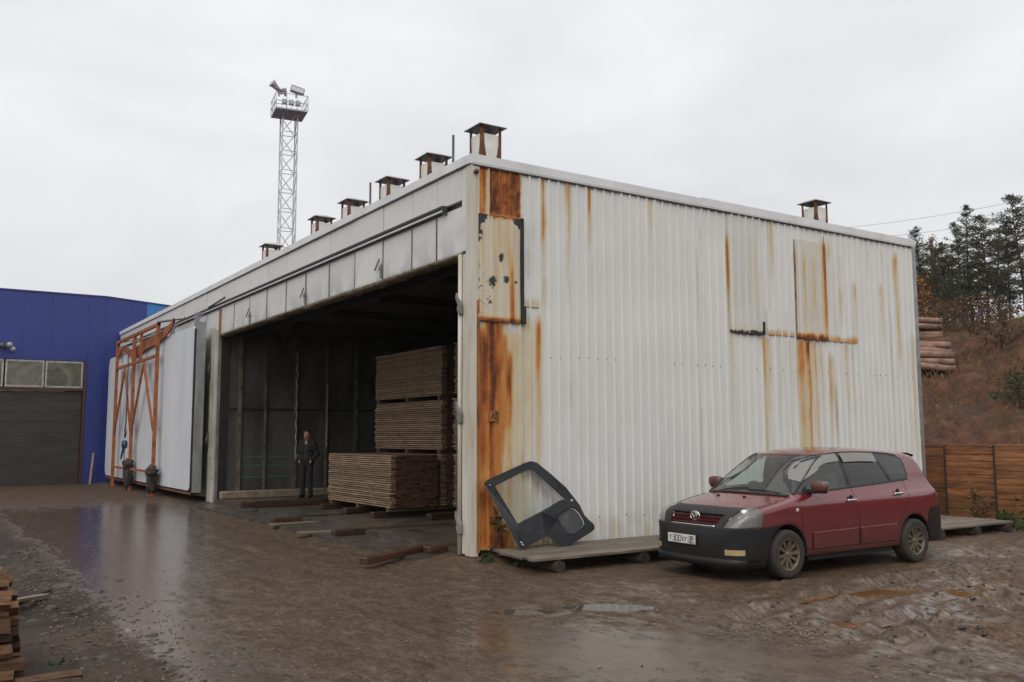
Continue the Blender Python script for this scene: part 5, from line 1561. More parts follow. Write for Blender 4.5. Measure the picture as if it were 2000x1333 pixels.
def mk_paint():
    m, N, L, b = new_mat('dusty_red_paint')
    v = n_obj(N)
    sx = N.new('ShaderNodeSeparateXYZ'); L.new(v, sx.inputs[0])
    n1 = n_noise(N, L, v, 3.0, 6, .65, .3); n2 = n_noise(N, L, v, 40, 4, .7)
    low = N.new('ShaderNodeMapRange'); low.inputs['From Min'].default_value = .95; low.inputs['From Max'].default_value = .30
    L.new(sx.outputs['Z'], low.inputs['Value'])
    dirt = n_math(N, L, 'MULTIPLY', low.outputs[0], n_ramp(N, L, n1, [(.25, (.35, .35, .35)), (.7, (1, 1, 1))]), True)
    dirt = n_math(N, L, 'MULTIPLY', dirt, .72)
    c = n_mix(N, L, dirt, (.135, .006, .0115), (.060, .035, .026))
    L.new(c, b.inputs['Base Color'])
    L.new(n_math(N, L, 'ADD', n_math(N, L, 'MULTIPLY', dirt, .5), n_math(N, L, 'ADD', n_math(N, L, 'MULTIPLY', n2, .12), .22), True), b.inputs['Roughness'])
    b.inputs['Coat Weight'].default_value = 1.0; b.inputs['Coat Roughness'].default_value = .05
    return m
M_RED = mk_paint()
M_BUMP = mat_basic('dirty_black_bumper', (.011, .012, .014), .40, 0, .35, 3, .08, .005, 0, None, .12, (.020, .0175, .015), .3)
M_BRA = mat_basic('black_vinyl_bra', (.014, .0145, .016), .5, 0, .2, 6, .15)
M_TRIMB = mat_basic('black_trim', (.012, .012, .013), .35, 0, .1, 4, 0)
M_INT = mat_basic('grey_interior', (.055, .054, .050), .8, 0, .2, 8, .1)
M_WSG = mk_glass('windscreen_glass', (.78, .88, .83), .03, .09)
M_SDG = mk_glass('front_side_glass', (.66, .78, .76), .02, .07)
M_TNG = mk_glass('tinted_rear_glass', (.04, .042, .044), .015, .0, .07)
M_LAMP = mk_glass('lamp_lens', (.80, .82, .83), .05, .34)
M_CHR = mat_basic('chrome', (.75, .75, .76), .15, 1.0, .05, 5, 0, .01, 0, None, .04)
M_REFL = mat_basic('lamp_reflector', (.52, .53, .54), .25, .8, .15, 7, .05)
M_TYRE = mat_basic('muddy_tyre', (.020, .018, .016), .85, 0, .4, 9, .3, .01, 0, None, .1, (.045, .035, .026))
M_RIM = mat_basic('dusty_bronze_wheel', (.20, .160, .11), .45, .45, .3, 9, .05)
M_WELL = mat_basic('dark_underbody', (.010, .009, .008), .95, 0, .2, 5, .1)
M_VISOR = mk_glass('smoked_visor', (.50, .45, .46), .15, .60)
M_PLATE = mat_basic('plate_white', (.72, .72, .69), .45, 0, .12, 10, 0)
M_INK = mat_basic('plate_ink', (.012, .012, .014), .5, 0, .1, 4, 0)
M_AMBER = mat_basic('yellowed_fog_lens', (.42, .33, .17), .2, 0, .2, 9, .05)
M_REDL = mat_basic('red_lens', (.30, .015, .02), .2, 0, .1, 5, 0)

car = empty('parked_car', (1.79, -2.82, -.1))
car.scale = (1.015, 1.015, 1.015)
tag(car, 'dusty dark red people carrier parked on the mud beside the gable', 'car')

# --- cut the shell along panel outlines
bm = bmesh.new()
bvs = [bm.verts.new(p) for p in bV]
for q in bQ: bm.faces.new([bvs[i] for i in q])
bm.normal_update()
def cut_poly(poly, to3, sel, pad=.05):
    """split faces along the edges of a 2-D outline; to3 maps (u, v) axes to plane normals"""
    n = len(poly)
    for i in range(n):
        a, b = poly[i], poly[(i + 1) % n]
        co, no = to3(a, b)
        lo = (min(a[0], b[0]) - pad, min(a[1], b[1]) - pad); hi = (max(a[0], b[0]) + pad, max(a[1], b[1]) + pad)
        fs = [f for f in bm.faces if sel(f, lo, hi)]
        if not fs: continue
        g = set(fs)
        for f in fs: g.update(f.edges); g.update(f.verts)
        bmesh.ops.bisect_plane(bm, geom=list(g), dist=1e-5, plane_co=co, plane_no=no)
def in_poly(x, y, P):
    c = False; j = len(P) - 1
    for i in range(len(P)):
        if (P[i][1] > y) != (P[j][1] > y) and x < (P[j][0] - P[i][0]) * (y - P[i][1]) / (P[j][1] - P[i][1]) + P[i][0]: c = not c
        j = i
    return c
REG = []   # (name, projector, outline, test)
def region(name, poly, kind):
    """kind: 'side' (x, z), 'front' (y, z), 'corner' (x + |y|, z), 'top' (x, |y|)"""
    if kind == 'side':
        pr = lambda c: (c.x, c.z)
        to3 = lambda a, b: (Vector((a[0], 0, a[1])), Vector((b[1] - a[1], 0, a[0] - b[0])))
        test = lambda f, c: abs(c.y) > .45
        sides = (0,)
    elif kind in ('front', 'rear'):
        pr = lambda c: (c.y, c.z)
        to3 = lambda a, b: (Vector((0, a[0], a[1])), Vector((0, b[1] - a[1], a[0] - b[0])))
        test = (lambda f, c: c.x < 2.0 and f.normal.x < -.05) if kind == 'front' else (lambda f, c: c.x > 3.6 and f.normal.x > .15)
        sides = (0,)
    elif kind == 'corner':
        pr = lambda c: (c.x + abs(c.y), c.z)
        sides = (-1, 1)
        test = lambda f, c: c.x < 1.0
    elif kind == 'rcorner':
        pr = lambda c: (abs(c.y) - c.x, c.z)
        sides = (-1, 1)
        test = lambda f, c: c.x > 3.8
    else:
        pr = lambda c: (c.x, abs(c.y))
        sides = (-1, 1)
        test = lambda f, c: f.normal.z > .25 and c.z > .6
    for s in sides:
        if kind in ('corner', 'rcorner'):
            k = 1 if kind == 'corner' else -1
            to3 = lambda a, b, s=s, k=k: (Vector((k * a[0], 0, a[1])), Vector((k * (b[1] - a[1]), s * (b[1] - a[1]), a[0] - b[0])))
        elif kind == 'top':
            to3 = lambda a, b, s=s: (Vector((a[0], s * a[1], 0)), Vector((b[1] - a[1], s * (a[0] - b[0]), 0)))
        def sel(f, lo, hi, s=s):
            c = f.calc_center_median()
            if s and c.y * s < 0: return False
            if not test(f, c): return False
            u, v = pr(c)
            return lo[0] < u < hi[0] and lo[1] < v < hi[1]
        cut_poly(poly, to3, sel)
    REG.append((name, pr, poly, test))
W_FRONT = [(1.19, 1.105), (1.33, 1.235), (1.50, 1.375), (1.68, 1.488), (1.88, 1.565), (2.20, 1.603), (2.245, 1.603), (2.31, 1.155), (1.75, 1.128)]
W_MID = [(2.325, 1.602), (2.7, 1.608), (3.08, 1.598), (3.30, 1.205), (2.385, 1.160)]
W_QTR = [(3.14, 1.596), (3.42, 1.578), (3.66, 1.545), (3.76, 1.50), (3.785, 1.42), (3.775, 1.245), (3.74, 1.232), (3.36, 1.21)]
DLO = [(1.155, 1.085), (1.30, 1.235), (1.48, 1.385), (1.67, 1.505), (1.88, 1.585), (2.25, 1.622), (2.75, 1.627), (3.15, 1.616), (3.45, 1.597), (3.68, 1.562), (3.79, 1.51), (3.81, 1.42), (3.80, 1.24), (3.76, 1.218), (3.3, 1.19), (2.36, 1.142), (1.75, 1.112)]
WS = [(-.735, 1.085), (.735, 1.085), (.735, 1.10), (.70, 1.22), (.635, 1.43), (.565, 1.595), (-.565, 1.595), (-.635, 1.43), (-.70, 1.22), (-.735, 1.10)]
BUMPF = [(-.2, .0), (-.2, .655), (.30, .672), (.62, .700), (.74, .700), (.82, .0)]
HEAD = [(.575, .688), (.66, .765), (.80, .845), (.95, .905), (1.08, .935), (1.19, .93), (1.285, .885), (1.30, .82), (1.265, .705), (1.0, .690)]
GRL = [(-.415, .690), (.415, .690), (.475, .835), (-.475, .835)]
BRA = [(-.1, .0), (.30, .0), (.31, .30), (.335, .45), (.40, .60), (.45, .72), (.35, .83), (-.1, .83)]
BUMPR = [(4.06, .0), (4.06, .62), (4.12, .76), (4.2, .785), (4.8, .80), (4.8, 0)]
DOORF = [(1.20, .40), (1.19, .70), (1.165, 1.083), (1.75, 1.1105), (2.355, 1.1405), (2.40, .80), (2.395, .36)]
DOORR = [(2.405, .36), (2.41, .80), (2.365, 1.1405), (3.30, 1.1885), (3.66, 1.208), (3.63, 1.0), (3.50, .78), (3.345, .62), (3.30, .36)]
TLAMP = [(-3.62, .88), (-3.50, 1.00), (-3.47, 1.12), (-3.53, 1.155), (-3.62, 1.15), (-3.74, 1.10), (-3.78, .92)]
RWIN = [(-.58, 1.22), (.58, 1.22), (.50, 1.53), (-.50, 1.53)]
region('windscreen', WS, 'front')
region('window_frame', DLO, 'side')
region('front_window', W_FRONT, 'side')
region('rear_window', W_MID, 'side')
region('quarter_window', W_QTR, 'side')
region('tailgate_window', RWIN, 'rear')
region('tail_lamp', TLAMP, 'rcorner')
region('headlamp', HEAD, 'corner')
region('grille', GRL, 'front')
region('front_bumper', BUMPF, 'side')
region('rear_bumper', BUMPR, 'side')
region('hood_bra', BRA, 'top')
region('front_door', DOORF, 'side')
region('rear_door', DOORR, 'side')
bm.normal_update()
PRIO = ['front_window', 'rear_window', 'quarter_window', 'window_frame', 'windscreen', 'tailgate_window', 'tail_lamp', 'headlamp', 'grille', 'hood_bra', 'front_bumper', 'rear_bumper', 'front_door', 'rear_door']
rg = {n: (p, P, t) for n, p, P, t in REG}
buckets = {}
for f in bm.faces:
    c = f.calc_center_median()
    name = 'body'
    if (abs(c.y) < .86 and min(math.hypot(c.x - .90, c.z - .335), math.hypot(c.x - 3.725, c.z - .335)) < .385 and f.normal.dot(Vector((c.x - (.9 if c.x < 2.3 else 3.725), 0, c.z - .335))) < -.01) or (abs(c.y) < .62 and abs(f.normal.y) > .9 and c.z < .72) or (f.normal.z < -.75 and c.z < .35):
        name = 'wheel_well'
    else:
        for n in PRIO:
            p, P, t = rg[n]
            if n in ('front_bumper', 'rear_bumper'):
                ok = in_poly(c.x, c.z, P)
            elif n == 'grille': ok = c.x < .6 and in_poly(*p(c), P)
            elif n == 'hood_bra': ok = c.x < .5 and .66 < c.z and in_poly(*p(c), P)
            else: ok = t(f, c) and in_poly(*p(c), P)
            if ok: name = n; break
    if name in ('front_window', 'rear_window', 'quarter_window', 'tail_lamp', 'headlamp', 'front_door', 'rear_door', 'window_frame'):
        name = name + ('|L' if c.y < 0 else '|R')
    buckets.setdefault(name, []).append(f)
def sub_mesh(name, fs, mat, off=0.0, flip=False):
    vm, V, F = {}, [], []
    for f in fs:
        q = []
        for v in f.verts:
            if v.index not in vm:
                vm[v.index] = len(V); V.append(v.co + v.normal * off)
            q.append(vm[v.index])
        F.append(q[::-1] if flip else q)
    me = me_from(name, [tuple(v) for v in V], F, mat, True)
    return me
bm.verts.index_update()
CM = {'body': M_RED, 'wheel_well': M_WELL, 'window_frame': M_TRIMB, 'front_window': M_SDG, 'rear_window': M_TNG, 'quarter_window': M_TNG, 'windscreen': M_WSG, 'tailgate_window': M_TNG,
      'tail_lamp': M_LAMP, 'headlamp': M_LAMP, 'grille': M_TRIMB, 'hood_bra': M_BRA, 'front_bumper': M_BUMP, 'rear_bumper': M_BUMP, 'front_door': M_RED, 'rear_door': M_RED}
PARTS = {}
for n, fs in buckets.items():
    base = n.split('|')[0]
    nm = {'front_window': 'side_window', 'rear_window': 'side_window', 'quarter_window': 'side_window', 'front_door': 'door', 'rear_door': 'door'}.get(base, base)
    off = {'hood_bra': .012, 'front_bumper': .006, 'rear_bumper': .006, 'grille': -.045, 'front_window': -.004, 'rear_window': -.004, 'quarter_window': -.002, 'windscreen': -.004}.get(base, 0.0)
    PARTS[n] = ob(nm, sub_mesh(nm, fs, CM[base], off), car)
# lining behind the shell, so the cabin reads dark through the glass
lin = []
for n, fs in buckets.items():
    if n.split('|')[0] in ('front_window', 'rear_window', 'quarter_window', 'windscreen', 'tailgate_window', 'headlamp', 'tail_lamp', 'wheel_well'): continue
    lin += [f for f in fs if f.calc_center_median().z > .72 or f.calc_center_median().x > 1.2]
ob('cabin_lining', sub_mesh('cabin_lining', lin, M_INT, -.035, True), car)
for s, k in (('L', -1), ('R', 1)):
    hb = sub_mesh('reflector', buckets['headlamp|' + s], M_REFL, -.055)
    h = PARTS['headlamp|' + s]
    ob('reflector', hb, h)
    for (x, y, z, r_) in ((.155, .53, .775, .062), (.30, .665, .855, .058), (.245, .62, .79, .040)):
        mb = MB().lathe([(.0, .03), (r_ * .5, .024), (r_, .0), (r_ * 1.12, -.012), (r_ * 1.12, -.04)], 16, 'Z')
        o = mb.build('bulb_bowl', M_CHR, h, (x, y * k, z)); d = Vector((-.72, .62 * k, .10)).normalized()
        o.rotation_euler = d.to_track_quat('Z', 'Y').to_euler()
    tb = sub_mesh('lamp_back', buckets['tail_lamp|' + s], M_REDL, -.03)
    ob('lamp_back', tb, PARTS['tail_lamp|' + s])
bm.free()

# --- surface finder for trim that follows the shell
def surf_y(x, z, side=-1):
    lo, hi = .3, .99
    for _ in range(26):
        m_ = (lo + hi) / 2
        if tri_sample(body, (ox, oy, oz), H_, np.array([[x, side * m_, z]]))[0] < 0: lo = m_
        else: hi = m_
    return side * hi
def surf_x(y, z):
    lo, hi = 1.2, -.09
    for _ in range(26):
        m_ = (lo + hi) / 2
        if tri_sample(body, (ox, oy, oz), H_, np.array([[m_, y, z]]))[0] < 0: lo = m_
        else: hi = m_
    return hi
def surf_z(x, y):
    lo, hi = .6, 1.75
    for _ in range(26):
        m_ = (lo + hi) / 2
        if tri_sample(body, (ox, oy, oz), H_, np.array([[x, y, m_]]))[0] < 0: lo = m_
        else: hi = m_
    return hi
def dens(pts, step=.05):
    out = [pts[0]]
    for a, b in zip(pts[:-1], pts[1:]):
        n = max(1, int(math.hypot(b[0] - a[0], b[1] - a[1]) / step))
        out += [(a[0] + (b[0] - a[0]) * k / n, a[1] + (b[1] - a[1]) * k / n) for k in range(1, n + 1)]
    return out
for side in (-1, 1):
    pd = PARTS['front_door|' + ('L' if side < 0 else 'R')]; rd = PARTS['rear_door|' + ('L' if side < 0 else 'R')]
    for nm, o, pl in (('shut_line', pd, [(1.165, 1.083), (1.19, .70), (1.20, .40), (1.24, .355), (2.395, .35)]), ('shut_line', rd, [(2.36, 1.14), (2.405, .80), (2.40, .35), (3.28, .35), (3.345, .62), (3.50, .78), (3.63, 1.0), (3.66, 1.205)])):
        P = dens(pl); V, F = [], []
        for i, (x, z) in enumerate(P):
            a, b = P[max(i - 1, 0)], P[min(i + 1, len(P) - 1)]
            d = Vector((b[0] - a[0], b[1] - a[1])).normalized(); q = Vector((-d.y, d.x)) * .0045
            for sg in (-1, 1):
                xx_, zz_ = x + q.x * sg, z + q.y * sg
                V.append((xx_, surf_y(xx_, zz_, side) + side * .0015, zz_))
        F = [(2 * i, 2 * i + 1, 2 * i + 3, 2 * i + 2) for i in range(len(P) - 1)]
        ob(nm, me_from(nm, V, F, M_TRIMB), o)
    # belt trim
    P = dens([(1.16, 1.080), (1.75, 1.107), (2.36, 1.137), (3.3, 1.185), (3.78, 1.212)], .08)
    MB().tube([(x, surf_y(x, z, side) + side * .003, z) for x, z in P], .009, 6).build('belt_trim', M_TRIMB, car)
    # handles
    for o, (x, z) in ((pd, (2.25, .968)), (rd, (3.36, 1.018))):
        y = surf_y(x, z, side)
        h = MB().cbox((x, y + side * .030, z), (.20, .022, .034), .010).cbox((x - .075, y + side * .010, z), (.03, .03, .026), .004).cbox((x + .075, y + side * .010, z), (.03, .03, .026), .004).build('handle', M_CHR, o)
        MB().lathe([(.0, .0025), (.045, .002), (.05, .0)], 14, 'Y', (x, y - (.0 if side > 0 else .003), z + .022)).build('handle_recess', M_TRIMB, o)
    # lower cladding
    for o, x0, x1 in ((pd, 1.40, 2.375), (rd, 2.425, 3.27)):
        V, F = [], []
        nxs = 12; zz = [.345, .36, .45, .54, .568, .575]
        for i in range(nxs + 1):
            x = x0 + (x1 - x0) * i / nxs
            for j, z in enumerate(zz):
                zq = z + (.012 * (x - 1.4) if j > 2 else 0)
                V.append((x, surf_y(x, zq, side) + side * (.014 if 0 < j < 5 else .0), zq))
        nj = len(zz)
        F = [(i * nj + j, (i + 1) * nj + j, (i + 1) * nj + j + 1, i * nj + j + 1) for i in range(nxs) for j in range(nj - 1)]
        ob('cladding', me_from('cladding', V, F, M_RED, False), o)
    # side repeater
    y = surf_y(1.12, .89, side)
    MB().cbox((1.10, y, .885), (.055, .02, .045), .008).build('side_repeater', M_LENS, car)
    # mirror
    ym = surf_y(1.42, 1.10, side)
    mr = MB().cbox((1.46, ym + side * .03, 1.115), (.10, .12, .06), .015).build('mirror', M_TRIMB, car)
    bmm = bmesh.new(); bmesh.ops.create_icosphere(bmm, subdivisions=3, radius=1)
    for v in bmm.verts:
        p = v.co
        q = [abs(c) ** .62 * (1 if c > 0 else -1) for c in p]
        v.co = Vector((q[0] * .072 * (1.0 if q[0] < 0 else .6), q[1] * .125, q[2] * .078))
    me = D.meshes.new('mirror_shell'); bmm.to_mesh(me); bmm.free(); me.materials.append(M_RED); me.polygons.foreach_set('use_smooth', [True] * len(me.polygons))
    ob('mirror_shell', me, mr, (1.475, ym + side * .155, 1.185))
    MB().cbox((1.525, ym + side * .155, 1.185), (.008, .20, .12), .003).build('mirror_glass', M_CHR, mr)
    MB().cbox((1.48, ym + side * .14, 1.108), (.11, .20, .03), .01).build('mirror_base', M_TRIMB, mr)
    # wind deflectors over the door glass
    for o, top, dz in ((pd, [(1.36, 1.275), (1.50, 1.390), (1.68, 1.502), (1.88, 1.578), (2.24, 1.615)], .105), (rd, [(2.33, 1.617), (2.7, 1.622), (3.10, 1.610)], .125)):
        P = catmull(top, 5); V = []; n = len(P)
        for i, (x, z) in enumerate(P):
            t = i / (n - 1)
            dd = dz * (min(1, .35 + t * 1.5) if o is pd else 1.0)
            for j, (k, of) in enumerate(((0, .004), (.5, .022), (1, .030))):
                xx_ = x + .35 * dd * k * (1 if o is pd and t < .6 else 0); zz_ = z - dd * k
                V.append((xx_, surf_y(xx_, zz_, side) + side * of, zz_))
        F = [(i * 3 + j, (i + 1) * 3 + j, (i + 1) * 3 + j + 1, i * 3 + j + 1) for i in range(n - 1) for j in range(2)]
        ob('wind_deflector', me_from('wind_deflector', V, F, M_VISOR, True), o)
    # black outline of the glass top
    P = dens([(1.30, 1.240), (1.48, 1.390), (1.67, 1.510), (1.88, 1.590), (2.25, 1.627), (2.75, 1.632), (3.15, 1.621), (3.45, 1.602), (3.68, 1.567)], .08)
    MB().tube([(x, surf_y(x, z, side) + side * .001, z) for x, z in P], .008, 5).build('window_seal', M_TRIMB, car)
# hood seam and windscreen edges
for side in (-1, 1):
    P = dens([(.44, .70), (.60, .745), (.80, .765), (1.02, .745)], .04)
    MB().tube([(x, y * side, surf_z(x, y * side) + .0005) for x, y in P], .0045, 5).build('hood_seam', M_TRIMB, car)
    MB().tube([(x, y * side, surf_z(x, y * side) + .004) for x, y in dens([(1.17, .755), (1.45, .70), (1.75, .635), (1.98, .585)], .06)], .011, 5).build('screen_seal', M_TRIMB, car)
cowl = []
for k in range(13):
    y = -.72 + 1.44 * k / 12; x = .955 + .30 * y * y
    cowl.append((x, y, surf_z(x, y) + .006))
MB().tube(cowl, .020, 6).build('cowl', M_TRIMB, car)
for x0, y0, x1, y1 in ((1.02, -.10, 1.10, -.66), (1.02, .48, 1.06, -.06)):
    P = [(x0 + (x1 - x0) * t, y0 + (y1 - y0) * t) for t in np.linspace(0, 1, 7)]
    MB().tube([(x, y, surf_z(x, y) + .014) for x, y in P], .010, 6).build('wiper', M_TRIMB, car)
for y in (-.22, .26):
    MB().cbox((.80, y, surf_z(.80, y) + .008), (.035, .05, .016), .005).build('washer_jet', M_TRIMB, car)
# grille bars, chrome lip and emblem
gr = PARTS['grille']
for z, w in ((.805, .455), (.762, .44), (.722, .425)):
    P = [(surf_x(y, z) - .004, y, z) for y in np.linspace(-w, w, 15)]
    V = []
    for x, y, zz_ in P: V += [(x - .002, y, zz_ - .011), (x - .008, y, zz_ + .008), (x + .03, y, zz_ + .012), (x + .03, y, zz_ - .012)]
    F = [(4 * i + j, 4 * i + 4 + j, 4 * i + 4 + (j + 1) % 4, 4 * i + (j + 1) % 4) for i in range(14) for j in range(4)] + [(3, 2, 1, 0), (56, 57, 58, 59)]
    ob('grille_bar', me_from('grille_bar', V, F, M_RED), gr)
MB().tube([(surf_x(y, .692) - .006, y, .692 + .02 * abs(y) ** 3) for y in np.linspace(-.41, .41, 15)], .010, 6).build('grille_lip', M_CHR, gr)
MB().tube([(surf_x(y, .846) - .006, y, .846) for y in np.linspace(-.47, .47, 15)], .007, 6).build('grille_lip', M_BRA, gr)
xe = surf_x(0, .80) - .020
def ell(cy_, cz_, ry_, rz_, r_, n=28):
    P = [(0, cy_ + ry_ * math.cos(2 * PI * k / n), cz_ + rz_ * math.sin(2 * PI * k / n)) for k in range(n)]
    mb = MB(); V, F = [], []
    for k in range(n):
        c = Vector(P[k]); t = (Vector(P[(k + 1) % n]) - Vector(P[k - 1])).normalized(); s = t.cross(Vector((1, 0, 0)))
        for j in range(6):
            a = 2 * PI * j / 6; V.append(c + Vector((1, 0, 0)) * r_ * math.cos(a) + s * r_ * math.sin(a))
    F = [(k * 6 + j, k * 6 + (j + 1) % 6, ((k + 1) % n) * 6 + (j + 1) % 6, ((k + 1) % n) * 6 + j) for k in range(n) for j in range(6)]
    return V, F
em = MB()
for a in ((0, 0, .085, .058, .0085), (0, .022, .058, .026, .0065), (0, -.002, .026, .052, .0065)): em.add(*ell(*a), 0, True)
em.build('emblem', M_CHR, gr, (xe, 0, .803))
# bumper openings, fog lamps, number plate
fb = PARTS['front_bumper']
V = []
ys = np.linspace(-.30, .50, 9)
for y in ys:
    for z in (.30, .335, .385): V.append((surf_x(y, z) - .010, y, z))
ob('lower_intake', me_from('lower_intake', V, [(i * 3 + j, (i + 1) * 3 + j, (i + 1) * 3 + j + 1, i * 3 + j + 1) for i in range(8) for j in range(2)], M_WELL), fb)
for side in (-1, 1):
    for nm, a, b, z0, z1, mat, of in (('fog_recess', .46, .80, .335, .425, M_WELL, -.009), ('fog_lamp', .58, .785, .345, .415, M_AMBER, -.014)):
        V = []; ys = np.linspace(a, b, 9)
        for y in ys:
            for z in (z0, (z0 + z1) / 2, z1):
                x = surf_x(y * side, z); V.append((x + of, (y + (.006 if of < -.01 else .004)) * side, z))
        ob(nm, me_from(nm, V, [(i * 3 + j, (i + 1) * 3 + j, (i + 1) * 3 + j + 1, i * 3 + j + 1) for i in range(8) for j in range(2)], mat), fb)
# lip spoiler
V = []; ths = np.linspace(-1, 1, 33)
for t in ths:
    y = .84 * t
    x = min(surf_x(y, .30), .55) if abs(y) < .80 else .52
    V += [(x + .004, y, .30), (x - .028, y, .27), (x - .022, y, .185), (x + .06, y, .18)]
F = [(4 * i + j, 4 * i + 4 + j, 4 * i + 5 + j, 4 * i + 1 + j) for i in range(32) for j in range(3)]
ob('lip_spoiler', me_from('lip_spoiler', V, F, M_BUMP, True), fb)
MB().tube([(surf_x(y, .475) - .008, y, .475) for y in np.linspace(-.72, .72, 25)], .004, 4).build('bumper_crease', M_TRIMB, fb)
px0 = surf_x(.145, .50) - .028
pt = math.atan2(surf_x(.38, .5) - surf_x(-.09, .5), .47)
pl = MB().cbox((0, 0, 0), (.010, .525, .118), .003).build('number_plate', M_PLATE, car, (px0, .145, .497), (0, 0, -pt))
MB().cbox((.012, 0, -.005), (.010, .56, .15), .004).build('plate_holder', M_TRIMB, pl)
GLYPH = {'T': [[(0, 1), (1, 1)], [(.5, 1), (.5, 0)]], '3': [[(0, 1), (1, 1), (1, 0), (0, 0)], [(.25, .52), (1, .52)]], '0': [[(0, 0), (0, 1), (1, 1), (1, 0), (0, 0)]],
         'X': [[(0, 0), (1, 1)], [(0, 1), (1, 0)]], 'Y': [[(0, 1), (.5, .45)], [(1, 1), (.2, 0)]], '8': [[(0, 0), (0, 1), (1, 1), (1, 0), (0, 0)], [(0, .52), (1, .52)]],
         'R': [[(0, 0), (0, 1), (1, 1), (1, .5), (0, .5)], [(.4, .5), (1, 0)]], 'U': [[(0, 1), (0, 0), (1, 0), (1, 1)]], 'S': [[(1, 1), (0, 1), (0, .52), (1, .52), (1, 0), (0, 0)]]}
def glyphs(txt, y0, z0, w, h, gap, t):
    mb = MB(); y = y0
    for chh in txt:
        for st in GLYPH[chh]:
            for a, b in zip(st[:-1], st[1:]):
                A = Vector((-.0068, y - a[0] * w, z0 + a[1] * h)); B = Vector((-.0068, y - b[0] * w, z0 + b[1] * h)); d = (B - A)
                z_ = d.normalized(); x_ = Vector((1, 0, 0)); y_ = z_.cross(x_)
                mb.box((A + B) / 2, (.003, t, d.length + t * .8), 0, 0, Matrix((x_, y_, z_)).transposed())
        y -= w + gap
    return mb
pl_txt = glyphs('T', .225, -.032, .036, .056, .02, .008)
for tx, y0, z0, w, h, g_, t in (('300', .168, -.036, .042, .076, .018, .0075), ('XY', -.012, -.032, .036, .056, .018, .008), ('38', -.148, -.008, .034, .050, .014, .007), ('RUS', -.158, -.045, .011, .018, .007, .004)):
    q = glyphs(tx, y0, z0, w, h, g_, t); pl_txt.add(q.v, q.f)
pl_txt.build('lettering', M_INK, pl)
MB().bb(-.0075, -.0055, -.136, -.132, -.052, .052).build('plate_line', M_INK, pl)
MB().bb(-.0078, -.0055, -.252, -.224, -.046, -.040).build('plate_flag', M_REDL, pl)
MB().bb(-.0078, -.0055, -.252, -.224, -.0395, -.0335).build('plate_flag', M_BLUEH, pl)
# roof spoiler
V = []
for y in np.linspace(-.55, .55, 9):
    V += [(3.93, y, surf_z(3.93, y) + .002), (4.08, y, surf_z(3.98, y) + .012), (4.28 - .12 * y * y, y, 1.585 - .05 * y * y), (4.27 - .12 * y * y, y, 1.555 - .05 * y * y), (4.08, y, 1.53)]
ob('roof_spoiler', me_from('roof_spoiler', V, [(5 * i + j, 5 * i + 5 + j, 5 * i + 6 + j, 5 * i + 1 + j) for i in range(8) for j in range(4)], M_RED, True), car)
# wheels
def make_wheel():
    w = MB().lathe([(.205, -.100), (.225, -.106), (.280, -.112), (.305, -.100), (.317, -.075), (.320, .0), (.317, .075), (.305, .10), (.27, .108), (.205, .095)], 40, 'Y').build('wheel', M_TYRE, car)
    mb = MB().lathe([(.207, -.101), (.200, -.104), (.190, -.092), (.186, -.05), (.186, .09)], 36, 'Y')
    mb.lathe([(.0, -.082), (.030, -.080), (.042, -.070), (.050, -.045)], 18, 'Y')
    for k in range(10):
        a = 2 * PI * k / 10 + .1; off = .035 if k % 2 else -.035; a += off
        ca, sa = math.cos(a), math.sin(a)
        def P(r_, t, y): return (r_ * ca - t * sa, y, r_ * sa + t * ca)
        mb.add([P(.03, -.016, -.072), P(.03, .016, -.072), P(.19, .021, -.090), P(.19, -.021, -.090), P(.03, -.020, -.035), P(.03, .020, -.035), P(.19, .028, -.045), P(.19, -.028, -.045)],
               [(0, 1, 2, 3), (0, 4, 5, 1), (1, 5, 6, 2), (3, 2, 6, 7), (0, 3, 7, 4)])
    mb.build('rim', M_RIM, w, fix=False)
    MB().lathe([(.0, -.02), (.15, -.022), (.15, -.035), (.185, -.035)], 24, 'Y').build('brake_disc', M_WELL, w)
    return w
w0 = make_wheel()
for i, (x, y, rz) in enumerate(((.90, -.775, rad(0)), (3.725, -.775, 0), (.90, .775, PI), (3.725, .775, PI))):
    o = w0 if i == 0 else None
    if o is None:
        o = w0.copy(); COL.objects.link(o)
        for c in w0.children: q = c.copy(); COL.objects.link(q); q.parent = o
    o.location = (x, y, .318); o.rotation_euler = (0, rad(37 * i), rz)
MB().bb(.35, 4.4, -.52, .52, .155, .26).bb(1.36, 3.24, -.80, .80, .20, .28).build('floor_pan', M_WELL, car)
# cabin
MB().bb(1.0, 4.2, -.76, .76, .50, .56).build('cabin_floor', M_INT, car)
mb = MB(); V = []
for y in np.linspace(-.70, .70, 9):
    V += [(1.02 + .25 * y * y, y, 1.03), (1.25 + .2 * y * y, y, 1.085), (1.50 + .1 * y * y, y, 1.06), (1.62, y, .95), (1.60, y, .6)]
ob('dashboard', me_from('dashboard', V, [(5 * i + j, 5 * i + 5 + j, 5 * i + 6 + j, 5 * i + 1 + j) for i in range(8) for j in range(4)], M_INT, True), car)
stw = MB()
P = [(0, .18 * math.cos(a), .18 * math.sin(a)) for a in np.linspace(0, 2 * PI, 22)]
stw.tube(P, .016, 6).tube([(0, -.17, 0), (.02, 0, 0), (0, .17, 0)], .014, 5).tube([(.02, 0, 0), (-.3, 0, -.1)], .03, 6)
stw.build('steering_wheel', M_TRIMB, car, (1.72, .36, 1.03), (0, rad(-24), 0))
